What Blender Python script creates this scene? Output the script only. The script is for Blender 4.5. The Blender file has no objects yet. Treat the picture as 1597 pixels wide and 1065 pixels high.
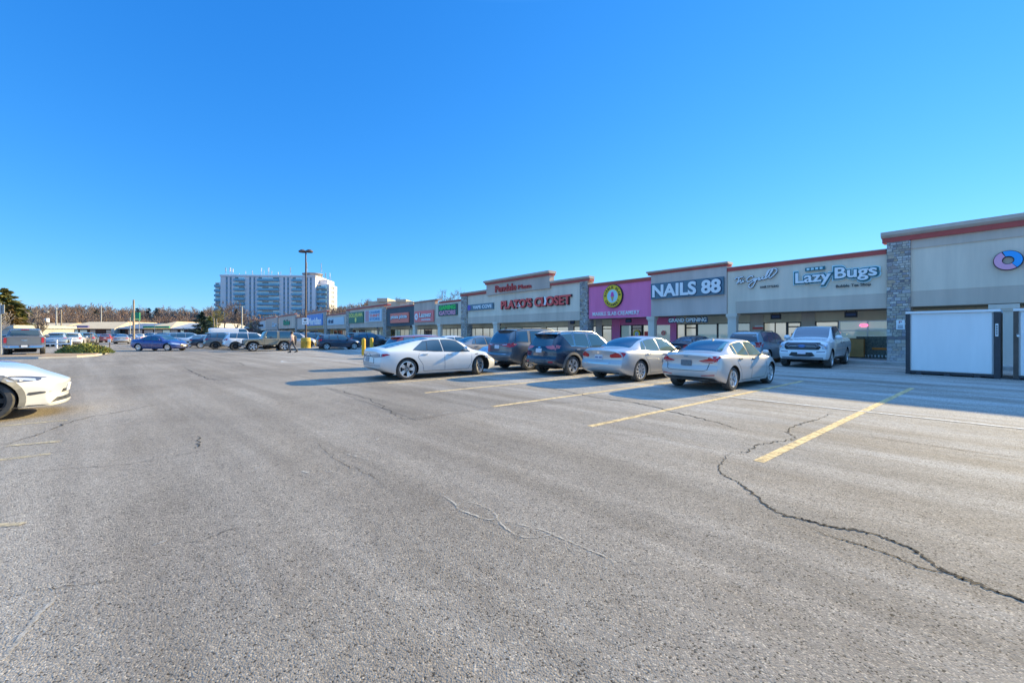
import bpy, bmesh, math, random
from mathutils import Vector, Matrix
from mathutils.bvhtree import BVHTree
R = math.radians
random.seed(7)
SC = bpy.context.scene
COL = SC.collection
# ---------------------------------------------------------------- camera
cd = bpy.data.cameras.new('camera'); cam = bpy.data.objects.new('camera', cd); COL.objects.link(cam)
cam.location = (0, 0, 1.58); cam.rotation_euler = (R(90), 0, 0)
cd.sensor_width = 36; cd.lens = 36 * 651 / 1597; cd.shift_y = -12.5 / 1597
cd.clip_start = .1; cd.clip_end = 3000
SC.camera = cam
# ---------------------------------------------------------------- light
SUN_AZ, SUN_EL = 58.0, 22.8          # degrees clockwise from +Y, above the horizon
w = bpy.data.worlds.new('World'); SC.world = w; w.use_nodes = True
nt = w.node_tree; bg = nt.nodes['Background']
sky = nt.nodes.new('ShaderNodeTexSky'); sky.sky_type = 'NISHITA'; sky.sun_disc = False
sky.sun_elevation = R(SUN_EL); sky.sun_rotation = R(SUN_AZ)
sky.air_density = 1.0; sky.dust_density = 0.2; sky.ozone_density = 2.0
sky.dust_density = 0.0
sp_ = nt.nodes.new('ShaderNodeSeparateColor'); cb_ = nt.nodes.new('ShaderNodeCombineColor'); nt.links.new(sky.outputs[0], sp_.inputs[0])
for i_, (g_, p_) in enumerate(((.036, 1.34), (.180, .76), (.485, .5))):          # grade the clear sky: deeper blue overhead, softer glow near the sun
    pw = nt.nodes.new('ShaderNodeMath'); pw.operation = 'POWER'; pw.inputs[1].default_value = p_; nt.links.new(sp_.outputs[i_], pw.inputs[0])
    ml = nt.nodes.new('ShaderNodeMath'); ml.operation = 'MULTIPLY'; ml.inputs[1].default_value = g_ / .3; nt.links.new(pw.outputs[0], ml.inputs[0]); nt.links.new(ml.outputs[0], cb_.inputs[i_])
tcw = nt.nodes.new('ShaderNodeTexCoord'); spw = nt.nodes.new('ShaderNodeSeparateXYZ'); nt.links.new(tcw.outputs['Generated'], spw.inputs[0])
mrw = nt.nodes.new('ShaderNodeMapRange'); mrw.inputs[1].default_value = .62; mrw.inputs[2].default_value = .88; nt.links.new(spw.outputs[2], mrw.inputs[0])   # added zenith brightness, not real haze: lifts the shaded ground and facades
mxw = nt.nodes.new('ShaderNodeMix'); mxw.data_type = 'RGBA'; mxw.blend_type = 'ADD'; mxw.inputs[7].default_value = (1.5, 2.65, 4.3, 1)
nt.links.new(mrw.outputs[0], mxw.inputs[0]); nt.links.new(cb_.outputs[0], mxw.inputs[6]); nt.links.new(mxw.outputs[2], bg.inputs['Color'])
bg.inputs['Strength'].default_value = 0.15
sl = bpy.data.lights.new('sun', 'SUN'); so = bpy.data.objects.new('sun', sl); COL.objects.link(so)
sl.energy = 4.3; sl.angle = R(.53); sl.color = (1, .79, .40)
sd = Vector((math.sin(R(SUN_AZ)) * math.cos(R(SUN_EL)), math.cos(R(SUN_AZ)) * math.cos(R(SUN_EL)), math.sin(R(SUN_EL))))
so.rotation_euler = sd.to_track_quat('Z', 'Y').to_euler(); so.location = (0, 0, 40)
SC.view_settings.view_transform = 'Standard'; SC.view_settings.look = 'None'
SC.view_settings.exposure = 1.12; SC.view_settings.gamma = 1
# ---------------------------------------------------------------- frames
TH = math.atan2(-.7764, .6303)       # the plaza's own axes: x' to the right along the shops, y' into the shops
RZ = Matrix.Rotation(TH, 4, 'Z')
K = 28.6 / 27.3
def PW(s, t, z=0):                    # s metres along the shops (to the far end), t metres towards them
    return RZ @ Vector((-s, t, z))
# ---------------------------------------------------------------- materials
MATS = {}
def mat(name, col, rough=.6, metal=0., noise=.0, scale=3., bump=0., bscale=40., coat=0., spec=.5, emit=None, es=1., col2=None, streak=0):
    if name in MATS: return MATS[name]
    m = bpy.data.materials.new(name); m.use_nodes = True; n = m.node_tree; b = n.nodes['Principled BSDF']
    c4 = (*col, 1)
    b.inputs['Base Color'].default_value = c4; b.inputs['Roughness'].default_value = rough
    b.inputs['Metallic'].default_value = metal; b.inputs['Coat Weight'].default_value = coat
    b.inputs['Specular IOR Level'].default_value = spec
    if noise or col2 or bump:
        tc = n.nodes.new('ShaderNodeTexCoord')
    if noise or col2:
        nz = n.nodes.new('ShaderNodeTexNoise'); nz.inputs['Scale'].default_value = scale; nz.inputs['Detail'].default_value = 6
        nz.inputs['Roughness'].default_value = .65
        if streak:
            mp = n.nodes.new('ShaderNodeMapping'); mp.inputs['Scale'].default_value = (1, 1, .12)
            n.links.new(tc.outputs['Object'], mp.inputs[0]); n.links.new(mp.outputs[0], nz.inputs['Vector'])
        else: n.links.new(tc.outputs['Object'], nz.inputs['Vector'])
        cr = n.nodes.new('ShaderNodeValToRGB'); e = cr.color_ramp.elements
        k = noise
        e[0].position = .3; e[1].position = .72
        e[0].color = (*[max(0, c * (1 - k)) for c in col], 1); e[1].color = (*(col2 or [min(1, c * (1 + k)) for c in col]), 1)
        n.links.new(nz.outputs['Fac'], cr.inputs[0]); n.links.new(cr.outputs[0], b.inputs['Base Color'])
    if bump:
        nb = n.nodes.new('ShaderNodeTexNoise'); nb.inputs['Scale'].default_value = bscale; nb.inputs['Detail'].default_value = 4
        n.links.new(tc.outputs['Object'], nb.inputs['Vector'])
        bp = n.nodes.new('ShaderNodeBump'); bp.inputs['Strength'].default_value = bump; bp.inputs['Distance'].default_value = .02
        n.links.new(nb.outputs['Fac'], bp.inputs['Height']); n.links.new(bp.outputs[0], b.inputs['Normal'])
    if emit:
        b.inputs['Emission Color'].default_value = (*emit, 1); b.inputs['Emission Strength'].default_value = es
    MATS[name] = m; return m
def ramp(n, fac, stops):
    cr = n.nodes.new('ShaderNodeValToRGB'); e = cr.color_ramp.elements
    while len(e) < len(stops): e.new(.5)
    for i, (p, c) in enumerate(stops):
        e[i].position = p; e[i].color = (*c, 1) if len(c) == 3 else c
    n.links.new(fac, cr.inputs[0]); return cr.outputs[0]
def mixc(n, fac, a, b, mode='MIX'):
    m = n.nodes.new('ShaderNodeMix'); m.data_type = 'RGBA'; m.blend_type = mode
    for s, v in ((m.inputs[0], fac), (m.inputs[6], a), (m.inputs[7], b)):
        if isinstance(v, (int, float)): s.default_value = v
        elif isinstance(v, tuple): s.default_value = (*v, 1)
        else: n.links.new(v, s)
    return m.outputs[2]
def noise_node(n, vec, scale, detail=5, rough=.6, dim='3D'):
    z = n.nodes.new('ShaderNodeTexNoise'); z.inputs['Scale'].default_value = scale; z.inputs['Detail'].default_value = detail
    z.inputs['Roughness'].default_value = rough; n.links.new(vec, z.inputs['Vector']); return z.outputs['Fac']
def asphalt(name, base=1.0, patch=False):
    m = bpy.data.materials.new(name); m.use_nodes = True; n = m.node_tree; b = n.nodes['Principled BSDF']
    g = n.nodes.new('ShaderNodeNewGeometry').outputs['Position']
    big = noise_node(n, g, .09, 4); mid = noise_node(n, g, .55, 7, .7); fine = noise_node(n, g, 9, 6, .7)
    c = ramp(n, mid, [(.3, (.230 * base, .194 * base, .152 * base)), (.55, (.286 * base, .244 * base, .192 * base)), (.75, (.346 * base, .298 * base, .238 * base))])
    lt = ramp(n, big, [(.42, (.0, .0, .0)), (.68, (1, 1, 1))])
    c = mixc(n, lt, c, (.372 * base, .326 * base, .264 * base))
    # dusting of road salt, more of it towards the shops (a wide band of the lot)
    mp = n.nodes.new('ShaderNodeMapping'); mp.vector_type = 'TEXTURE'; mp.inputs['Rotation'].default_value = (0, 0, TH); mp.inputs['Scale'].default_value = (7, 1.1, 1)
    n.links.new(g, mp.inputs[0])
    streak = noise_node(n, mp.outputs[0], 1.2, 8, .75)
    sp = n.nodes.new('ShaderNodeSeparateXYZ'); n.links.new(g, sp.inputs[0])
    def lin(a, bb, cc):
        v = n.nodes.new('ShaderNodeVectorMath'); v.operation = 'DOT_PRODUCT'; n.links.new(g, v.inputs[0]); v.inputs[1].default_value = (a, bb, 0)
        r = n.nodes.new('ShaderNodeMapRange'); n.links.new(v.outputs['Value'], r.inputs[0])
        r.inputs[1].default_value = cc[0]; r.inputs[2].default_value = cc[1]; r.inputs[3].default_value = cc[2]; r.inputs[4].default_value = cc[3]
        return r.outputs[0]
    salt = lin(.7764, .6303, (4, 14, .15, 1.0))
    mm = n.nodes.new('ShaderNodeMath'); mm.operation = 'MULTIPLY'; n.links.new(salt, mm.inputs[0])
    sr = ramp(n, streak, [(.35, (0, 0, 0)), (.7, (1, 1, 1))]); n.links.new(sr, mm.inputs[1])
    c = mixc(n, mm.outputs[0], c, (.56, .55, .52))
    # wheel tracks: long soft darker and lighter bands along the lane
    mp2 = n.nodes.new('ShaderNodeMapping'); mp2.vector_type = 'TEXTURE'; mp2.inputs['Rotation'].default_value = (0, 0, TH + R(7)); mp2.inputs['Scale'].default_value = (22, 1.0, 1)
    n.links.new(g, mp2.inputs[0])
    tr = noise_node(n, mp2.outputs[0], 1.3, 5, .6)
    c = mixc(n, .75, c, ramp(n, tr, [(.38, (.72, .71, .70)), (.62, (1.05, 1.05, 1.05))]), 'MULTIPLY')
    # aggregate: stones and pits
    vo = n.nodes.new('ShaderNodeTexVoronoi'); vo.inputs['Scale'].default_value = 108; n.links.new(g, vo.inputs['Vector'])
    stone = n.nodes.new('ShaderNodeSeparateColor'); n.links.new(vo.outputs['Color'], stone.inputs[0])
    st = ramp(n, stone.outputs[0], [(.0, (.05, .05, .05)), (.06, (.25, .24, .23)), (.1, (.85, .85, .85)), (.6, (1.0, 1.0, 1.0)), (.86, (1.12, 1.12, 1.1)), (.95, (1.75, 1.73, 1.68))])
    c = mixc(n, .85 if not patch else .6, c, st, 'MULTIPLY')
    gap = ramp(n, vo.outputs['Distance'], [(.5, (1, 1, 1)), (.9, (.35, .35, .36))])
    c = mixc(n, .3, c, gap, 'MULTIPLY')
    c = mixc(n, .7, c, ramp(n, fine, [(.3, (.78, .77, .76)), (.5, (1, 1, 1)), (.75, (1.14, 1.14, 1.13))]), 'MULTIPLY')
    n.links.new(c, b.inputs['Base Color']); b.inputs['Roughness'].default_value = .92; b.inputs['Specular IOR Level'].default_value = .25
    bp = n.nodes.new('ShaderNodeBump'); bp.inputs['Strength'].default_value = .45; bp.inputs['Distance'].default_value = .008; bp.invert = True
    n.links.new(vo.outputs['Distance'], bp.inputs['Height'])
    bp2 = n.nodes.new('ShaderNodeBump'); bp2.inputs['Strength'].default_value = .35; bp2.inputs['Distance'].default_value = .02
    n.links.new(fine, bp2.inputs['Height']); n.links.new(bp.outputs[0], bp2.inputs['Normal'])
    n.links.new(bp2.outputs[0], b.inputs['Normal'])
    MATS[name] = m; return m
def paintmat(name, col, metal=.0, rough=.28, dust=.25, dustcol=(.42, .40, .37)):
    if name in MATS: return MATS[name]
    m = bpy.data.materials.new(name); m.use_nodes = True; n = m.node_tree; b = n.nodes['Principled BSDF']
    tc = n.nodes.new('ShaderNodeTexCoord'); sp = n.nodes.new('ShaderNodeSeparateXYZ'); n.links.new(tc.outputs['Object'], sp.inputs[0])
    nz = noise_node(n, tc.outputs['Object'], 2.3, 6, .65)
    r = n.nodes.new('ShaderNodeMapRange'); n.links.new(sp.outputs[2], r.inputs[0]); r.inputs[1].default_value = 1.0; r.inputs[2].default_value = .3
    r.inputs[3].default_value = 0; r.inputs[4].default_value = 1
    a = n.nodes.new('ShaderNodeMath'); a.operation = 'MULTIPLY'; n.links.new(r.outputs[0], a.inputs[0]); n.links.new(nz, a.inputs[1])
    a2 = n.nodes.new('ShaderNodeMath'); a2.operation = 'MULTIPLY_ADD'; n.links.new(a.outputs[0], a2.inputs[0]); a2.inputs[1].default_value = dust * 2.4; a2.inputs[2].default_value = dust * .15
    a2.use_clamp = True
    n.links.new(mixc(n, a2.outputs[0], col, dustcol), b.inputs['Base Color'])
    rr = n.nodes.new('ShaderNodeMapRange'); n.links.new(a2.outputs[0], rr.inputs[0]); rr.inputs[3].default_value = rough; rr.inputs[4].default_value = .75
    n.links.new(rr.outputs[0], b.inputs['Roughness']); b.inputs['Metallic'].default_value = metal
    cw = n.nodes.new('ShaderNodeMapRange'); n.links.new(a2.outputs[0], cw.inputs[0]); cw.inputs[3].default_value = 1; cw.inputs[4].default_value = .0
    n.links.new(cw.outputs[0], b.inputs['Coat Weight']); b.inputs['Coat Roughness'].default_value = .04
    MATS[name] = m; return m
def stonemat():
    m = bpy.data.materials.new('ledge_stone'); m.use_nodes = True; n = m.node_tree; b = n.nodes['Principled BSDF']
    tc = n.nodes.new('ShaderNodeTexCoord'); sp = n.nodes.new('ShaderNodeSeparateXYZ'); n.links.new(tc.outputs['Object'], sp.inputs[0])
    ad = n.nodes.new('ShaderNodeMath'); ad.operation = 'ADD'; n.links.new(sp.outputs[0], ad.inputs[0]); n.links.new(sp.outputs[1], ad.inputs[1])
    cb = n.nodes.new('ShaderNodeCombineXYZ'); n.links.new(ad.outputs[0], cb.inputs[0]); n.links.new(sp.outputs[2], cb.inputs[1])
    def brick(w_, h_, off):
        br = n.nodes.new('ShaderNodeTexBrick'); mp = n.nodes.new('ShaderNodeMapping'); mp.inputs['Location'].default_value = (off, off * .7, 0)
        n.links.new(cb.outputs[0], mp.inputs[0]); n.links.new(mp.outputs[0], br.inputs['Vector'])
        br.inputs['Scale'].default_value = 1; br.inputs['Brick Width'].default_value = w_; br.inputs['Row Height'].default_value = h_
        br.inputs['Mortar Size'].default_value = .012; br.inputs['Mortar Smooth'].default_value = .3; br.offset = .43; br.squash = .7; br.squash_frequency = 3
        br.inputs['Color1'].default_value = (0, 0, 0, 1); br.inputs['Color2'].default_value = (1, 1, 1, 1); br.inputs['Mortar'].default_value = (.5, .5, .5, 1)
        return br
    a = brick(.36, .18, 0); c_ = brick(.23, .12, 3.3)
    sel = ramp(n, noise_node(n, tc.outputs['Object'], 1.7, 1), [(.5, (0, 0, 0)), (.52, (1, 1, 1))])
    tone = mixc(n, sel, a.outputs['Color'], c_.outputs['Color']); mort = mixc(n, sel, a.outputs['Fac'], c_.outputs['Fac'])
    col = ramp(n, tone, [(0, (.18, .16, .18)), (.2, (.46, .38, .30)), (.4, (.58, .50, .38)), (.55, (.36, .33, .35)), (.75, (.70, .64, .56)), (.9, (.52, .36, .22)), (1, (.30, .27, .31))])
    vn = noise_node(n, tc.outputs['Object'], 14, 6, .7)
    col = mixc(n, .6, col, ramp(n, vn, [(.3, (.6, .6, .6)), (.7, (1.3, 1.3, 1.3))]), 'MULTIPLY')
    col = mixc(n, mort, col, (.25, .23, .21))
    r = n.nodes.new('ShaderNodeMapRange'); n.links.new(sp.outputs[2], r.inputs[0]); r.inputs[1].default_value = 1.1; r.inputs[2].default_value = .2; r.inputs[4].default_value = .9
    fx = n.nodes.new('ShaderNodeMath'); fx.operation = 'MULTIPLY'; n.links.new(r.outputs[0], fx.inputs[0]); n.links.new(vn, fx.inputs[1])
    col = mixc(n, fx.outputs[0], col, (.7, .69, .66))
    n.links.new(col, b.inputs['Base Color']); b.inputs['Roughness'].default_value = .85
    bp = n.nodes.new('ShaderNodeBump'); bp.inputs['Strength'].default_value = .9; bp.inputs['Distance'].default_value = .03; bp.invert = True
    n.links.new(mort, bp.inputs['Height']); n.links.new(bp.outputs[0], b.inputs['Normal'])
    MATS['ledge_stone'] = m; return m
def glassmat(name, col, rough=.03):
    m = mat(name, col, rough, 0, spec=.9); m.node_tree.nodes['Principled BSDF'].inputs['IOR'].default_value = 1.7; return m
# ---------------------------------------------------------------- mesh helpers
def tag(o, label=None, cat=None, group=None, kind=None):
    if label: o['label'] = label
    if cat: o['category'] = cat
    if group: o['group'] = group
    if kind: o['kind'] = kind
    return o
def empty(name, loc, rz=0, label=None, cat=None, group=None):
    o = bpy.data.objects.new(name, None); COL.objects.link(o); o.location = loc; o.rotation_euler = (0, 0, rz)
    o.empty_display_size = .2
    return tag(o, label, cat, group)
def link(name, me, parent=None, loc=(0, 0, 0), rz=0):
    o = bpy.data.objects.new(name, me); COL.objects.link(o); o.location = loc; o.rotation_euler = (0, 0, rz)
    if parent: o.parent = parent
    return o
class MB:
    def __init__(s): s.v = []; s.f = []; s.m = []; s.mi = 0
    def add(s, vs, fs, mi=None):
        b = len(s.v); s.v += [tuple(p) for p in vs]; s.f += [tuple(i + b for i in q) for q in fs]
        s.m += [s.mi if mi is None else mi] * len(fs); return s
    def box(s, x0, x1, y0, y1, z0, z1, mi=None):
        return s.add([(x0, y0, z0), (x1, y0, z0), (x1, y1, z0), (x0, y1, z0), (x0, y0, z1), (x1, y0, z1), (x1, y1, z1), (x0, y1, z1)],
                     [(3, 2, 1, 0), (4, 5, 6, 7), (0, 1, 5, 4), (1, 2, 6, 5), (2, 3, 7, 6), (3, 0, 4, 7)], mi)
    def prism(s, poly, a0, a1, axis='y', mi=None):    # poly in the other two axes
        def P(p, a): return {'y': (p[0], a, p[1]), 'x': (a, p[0], p[1]), 'z': (p[0], p[1], a)}[axis]
        n = len(poly)
        return s.add([P(p, a0) for p in poly] + [P(p, a1) for p in poly],
                     [tuple(range(n)), tuple(range(2 * n - 1, n - 1, -1))] + [(i, i + n, (i + 1) % n + n, (i + 1) % n) for i in range(n)], mi)
    def tube(s, pts, rad, n=6, mi=None, cap=True):
        pts = [Vector(p) for p in pts]; k = len(pts); vs = []; fs = []
        if not hasattr(rad, '__len__'): rad = [rad] * k
        for i, p in enumerate(pts):
            d = (pts[min(i + 1, k - 1)] - pts[max(i - 1, 0)]).normalized()
            u = d.cross(Vector((0, 0, 1))); u = u if u.length > .05 else Vector((1, 0, 0)); u.normalize(); v_ = d.cross(u)
            for j in range(n):
                a = 2 * math.pi * j / n; vs.append(p + (u * math.cos(a) + v_ * math.sin(a)) * rad[i])
        for i in range(k - 1):
            for j in range(n): fs.append((i * n + j, i * n + (j + 1) % n, (i + 1) * n + (j + 1) % n, (i + 1) * n + j))
        if cap and n > 3: fs += [tuple(range(n - 1, -1, -1)), tuple(range((k - 1) * n, k * n))]
        return s.add(vs, fs, mi)
    def lathe(s, prof, n=16, c=(0, 0, 0), axis='z', mi=None):   # prof: (r, h)
        vs = []; fs = []
        for r, h in prof:
            for j in range(n):
                a = 2 * math.pi * j / n; x, y = r * math.cos(a), r * math.sin(a)
                vs.append({'z': (c[0] + x, c[1] + y, c[2] + h), 'y': (c[0] + x, c[1] + h, c[2] + y), 'x': (c[0] + h, c[1] + x, c[2] + y)}[axis])
        for i in range(len(prof) - 1):
            for j in range(n): fs.append((i * n + j, i * n + (j + 1) % n, (i + 1) * n + (j + 1) % n, (i + 1) * n + j))
        return s.add(vs, fs, mi)
    def build(s, name, mats, parent=None, org=(0, 0, 0), smooth=None, loc=(0, 0, 0), rz=0):
        me = bpy.data.meshes.new(name)
        me.from_pydata([(p[0] - org[0], p[1] - org[1], p[2] - org[2]) for p in s.v], [], s.f)
        for m in (mats if isinstance(mats, (list, tuple)) else [mats]): me.materials.append(m)
        if any(s.m): me.polygons.foreach_set('material_index', s.m)
        if smooth is not None:
            me.polygons.foreach_set('use_smooth', [True] * len(s.f)); me.set_sharp_from_angle(angle=R(smooth))
        me.validate(); me.update()
        return link(name, me, parent, loc, rz)
def copy_tree(o, parent=None):
    c = o.copy(); COL.objects.link(c); c.parent = parent
    for ch in o.children: copy_tree(ch, c)
    return c
def text_mesh(txt, width, height, depth, bold=0., shear=0., spacing=1., fit=True):
    cu = bpy.data.curves.new('t', 'FONT'); cu.body = txt; cu.extrude = .5; cu.offset = bold; cu.shear = shear; cu.space_character = spacing
    cu.resolution_u = 4; cu.space_line = .8
    o = bpy.data.objects.new('t', cu); COL.objects.link(o)
    dg = bpy.context.evaluated_depsgraph_get(); me = bpy.data.meshes.new_from_object(o.evaluated_get(dg))
    bpy.data.objects.remove(o); bpy.data.curves.remove(cu)
    xs = [v.co.x for v in me.vertices]; ys = [v.co.y for v in me.vertices]
    x0, x1, y0, y1 = min(xs), max(xs), min(ys), max(ys)
    for v in me.vertices:                       # centred, facing -y
        x = (v.co.x - (x0 + x1) / 2) / (x1 - x0) * width; z = (v.co.y - (y0 + y1) / 2) / (y1 - y0) * height
        v.co = (x, -v.co.z * depth - depth / 2, z)
    return me
def add_text(parent, txt, x, y, z, width, height, m, depth=.05, bold=0., name='lettering', **kw):
    me = text_mesh(txt, width, height, depth, bold, **kw); me.materials.clear(); me.materials.append(m)
    me.name = name; o = link(name, me, parent, (x, y, z)); return o
# ================================================================= the ground
def grid_ground():
    mb = MB(); xs = [-900, -300, -120, -40, 0, 40, 120, 300, 900]; ys = [-300, -60, 0, 40, 120, 300, 700]
    for j, y in enumerate(ys):
        for i, x in enumerate(xs): mb.v.append((x, y, 0))
    n = len(xs)
    mb.f = [(j * n + i, j * n + i + 1, (j + 1) * n + i + 1, (j + 1) * n + i) for j in range(len(ys) - 1) for i in range(n - 1)]
    mb.m = [0] * len(mb.f)
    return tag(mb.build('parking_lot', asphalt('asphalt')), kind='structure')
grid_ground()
white_paint = mat('road_paint_white', (.72, .71, .68), .8, noise=.25, scale=7)
def wornpaint(name, col, under=(.2, .19, .175), thr=.5):
    m = bpy.data.materials.new(name); m.use_nodes = True; n = m.node_tree; b = n.nodes['Principled BSDF']
    g = n.nodes.new('ShaderNodeNewGeometry').outputs['Position']
    f = ramp(n, noise_node(n, g, 7, 9, .8), [(thr - .1, (0, 0, 0)), (thr + .12, (1, 1, 1))])
    b.inputs['Base Color'].default_value = (*col, 1); iv = n.nodes.new('ShaderNodeMath'); iv.operation = 'SUBTRACT'; iv.inputs[0].default_value = 1; n.links.new(f, iv.inputs[1]); n.links.new(iv.outputs[0], b.inputs['Alpha']); b.inputs['Roughness'].default_value = .9; MATS[name] = m; return m
yel = wornpaint('road_paint_yellow', (.74, .53, .25), thr=.56)
yel2 = wornpaint('road_paint_faded', (.55, .45, .27), thr=.5)
wht = wornpaint('road_paint_worn_white', (.66, .65, .6), thr=.56)
def strip(name, m, pts, wid, z=.004, jit=0.):
    mb = MB(); P = [Vector((p[0], p[1], 0)) for p in pts]; k = len(P); vs = []
    for i, p in enumerate(P):
        d = (P[min(i + 1, k - 1)] - P[max(i - 1, 0)]).normalized(); u = Vector((-d.y, d.x, 0))
        wv = wid * (1 + random.uniform(-jit, jit)) * (min(1, .15 + 4 * min(i, k - 1 - i) / k) if jit else 1)
        vs += [p + u * wv / 2, p - u * wv / 2]
    mb.add([(v.x, v.y, z) for v in vs], [(2 * i, 2 * i + 1, 2 * i + 3, 2 * i + 2) for i in range(k - 1)])
    return mb
def stline(s, t0, t1, m, wid=.12, s2=None):
    a = PW(s, t0); b = PW(s if s2 is None else s2, t1)
    mb = strip('', m, [a, b], wid)
    return tag(mb.build('painted_line', m), kind='structure')
for s, a, b in ((2.08, 5.6, 16.6), (4.68, 5.5, 16.2), (7.26, 5.35, 16), (10.08, 5.2, 16), (12.8, 5.3, 16), (15.4, 9.5, 16), (-.6, 5.6, 16.6), (-3.2, 5.6, 16.6), (18.1, 11, 16), (20.8, 11, 16), (23.5, 11, 16)):
    stline(s, a, b, yel)
stline(11.02, -6.5, -1.5, yel2); stline(8.08, -6.5, -1.25, yel2); stline(13.7, -6.5, -2.9, yel2); stline(21.85, -7, -2.2, yel2); stline(5.3, -6.5, -2.9, yel2); stline(2.6, -6.5, -1.2, yel2)
stline(16.4, -6.5, -2.9, yel2); stline(19.1, -6.5, -2.9, yel2)
tag(strip('', wht, [PW(4.54, 10.75), PW(-6, 11.15)], .10, .008).build('painted_line', wht), kind='structure')
tag(strip('', wht, [PW(4.54, 10.75), PW(5.3, 10.75)], .07, .008).build('painted_line', wht), kind='structure')
# faded arrow and stop mark at the left
tag(strip('', yel2, [(-7.1, 5.85), (-6.6, 6.1)], .12, .008).build('painted_arrow', yel2), kind='structure')
tag(strip('', yel2, [(-4.4, 3.40), (-4.05, 3.46)], .07, .008).build('painted_mark', yel2), kind='structure')
# curved painted line round the lamp island
cv = [G for G in [(-12.3, 22.6), (-12.9, 21.6), (-12.4, 20.7), (-11, 20.2), (-9.2, 20.1)]]
def smoothpts(p, n=6):
    out = []
    for i in range(len(p) - 1):
        a, b, c, d = p[max(i - 1, 0)], p[i], p[i + 1], p[min(i + 2, len(p) - 1)]
        for k in range(n):
            t = k / n
            out.append(tuple(.5 * (2 * b[q] + (c[q] - a[q]) * t + (2 * a[q] - 5 * b[q] + 4 * c[q] - d[q]) * t * t + (3 * b[q] - a[q] - 3 * c[q] + d[q]) * t ** 3) for q in range(2)))
    out.append(tuple(p[-1])); return out
cv = [(-9.5, 27.2), (-12.2, 26.0), (-13.2, 24.4), (-12.6, 23.1), (-11.0, 22.7)]
tag(strip('', wht, smoothpts(cv), .12, .006).build('painted_curve', wht), kind='structure')
# cracks
crk = mat('crack_dark', (.03, .028, .026), 1)  # plain dark colour of the crack ribbons
def GP(x, y):
    Y = 1.58 * 651 / (y - 520); return ((x - 798.5) / 651 * Y, Y)
def jag(pts, amp, sub=5, seed=0):
    rr = random.Random(seed); P = smoothpts(pts, sub * 2); out = []
    for i, p in enumerate(P):
        a = amp * (0 if i in (0, len(P) - 1) else 1); out.append((p[0] + rr.uniform(-a, a), p[1] + rr.uniform(-a, a)))
    return out
cr = MB()
def crack(px, wid, amp=.02, seed=1, sub=5):
    q = [GP(*p) for p in px]; m_ = strip('', None, jag(q, amp, sub, seed), wid, .005, jit=.5); cr.add(m_.v, m_.f)
crack([(2100, 1180), (1850, 1075), (1700, 985), (1597, 939), (1540, 917), (1480, 893), (1440, 868), (1400, 846), (1345, 829), (1300, 822), (1262, 812), (1215, 800), (1180, 775), (1150, 752), (1122, 735), (1128, 718), (1140, 706)], 0.0200, .022, 1, 7)
crack([(1560, 925), (1500, 899), (1440, 887), (1395, 868), (1345, 850), (1300, 838), (1270, 826)], 0.0126, .015, 2, 7)
crack([(1140, 706), (1165, 704), (1180, 695), (1215, 688), (1240, 684), (1228, 672), (1250, 660), (1280, 652), (1300, 640)], 0.0165, .04, 3, 6)
crack([(1140, 706), (1110, 700), (1060, 690), (1020, 682), (960, 677), (880, 674)], 0.0060, .03, 4, 6)
crack([(1950, 760), (1750, 728), (1597, 714), (1520, 705), (1440, 693), (1360, 682), (1310, 675)], 0.0100, .02, 5, 6)
crack([(1160, 672), (1110, 657), (1060, 645), (1000, 630), (930, 620), (860, 606), (800, 600)], 0.0300, .05, 6, 6)
crack([(0, 744), (60, 735), (120, 730), (200, 724), (250, 716), (300, 706), (340, 695), (420, 676)], 0.0065, .03, 7, 5)
crack([(0, 695), (60, 678), (120, 655), (200, 640), (260, 627)], 0.0150, .04, 8, 5)
crack([(305, 700), (312, 690), (308, 680)], 0.0150, .04, 9, 3)
crack([(284, 572), (300, 580), (318, 588), (336, 592), (380, 593)], 0.0250, .06, 10, 4)
crack([(505, 603), (540, 612), (580, 625), (620, 648), (650, 655)], 0.0150, .05, 11, 5)
crack([(490, 680), (505, 700), (540, 725), (580, 742), (605, 760)], 0.0050, .03, 12, 5)
crack([(300, 846), (330, 838), (350, 828), (380, 822)], 0.0050, .02, 13, 4)
crack([(30, 925), (80, 918), (150, 908), (200, 903)], 0.0050, .02, 14, 4)
crack([(430, 560), (470, 560), (520, 562)], 0.0300, .08, 15, 4)
crack([(1310, 593), (1360, 600), (1420, 607), (1500, 616), (1590, 622)], 0.0150, .04, 16, 5)
crack([(1180, 584), (1240, 588), (1300, 590)], 0.0150, .04, 17, 5)
crack([(360, 564), (375, 567), (382, 570)], 0.0350, .08, 18, 4)
tag(cr.build('asphalt_cracks', crk), kind='structure')
# chalk loops on the tarmac
ch = MB(); chm = wornpaint('chalk', (.50, .45, .37), thr=.485)
def chalk(px, wid):
    q = [GP(*p) for p in px]; m_ = strip('', None, jag(q, .006, 5, 5), wid, .005); ch.add(m_.v, m_.f)
chalk([(712, 790), (725, 783), (750, 788), (768, 797), (775, 808), (760, 810), (735, 802), (715, 794), (712, 788), (700, 779), (690, 772), (688, 769), (697, 771)], .018)
chalk([(775, 808), (785, 820), (800, 831), (820, 838), (845, 837), (860, 833), (840, 825), (810, 818), (790, 813)], .016)
chalk([(860, 833), (890, 845), (915, 856), (940, 866), (960, 878)], .014)
chalk([(560, 640), (620, 650), (680, 646), (740, 635), (770, 633)], .03)
chalk([(0, 1030), (25, 1005), (55, 965), (85, 935)], .025)
chalk([(240, 850), (262, 843)], .03)
chalk([(195, 660), (215, 655)], .05); chalk([(240, 713), (262, 708), (280, 704)], .03); chalk([(390, 737), (408, 727)], .03); chalk([(580, 690), (596, 681)], .03)
chalk([(470, 735), (490, 738), (520, 735)], .02); chalk([(540, 708), (575, 717)], .02)
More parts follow.
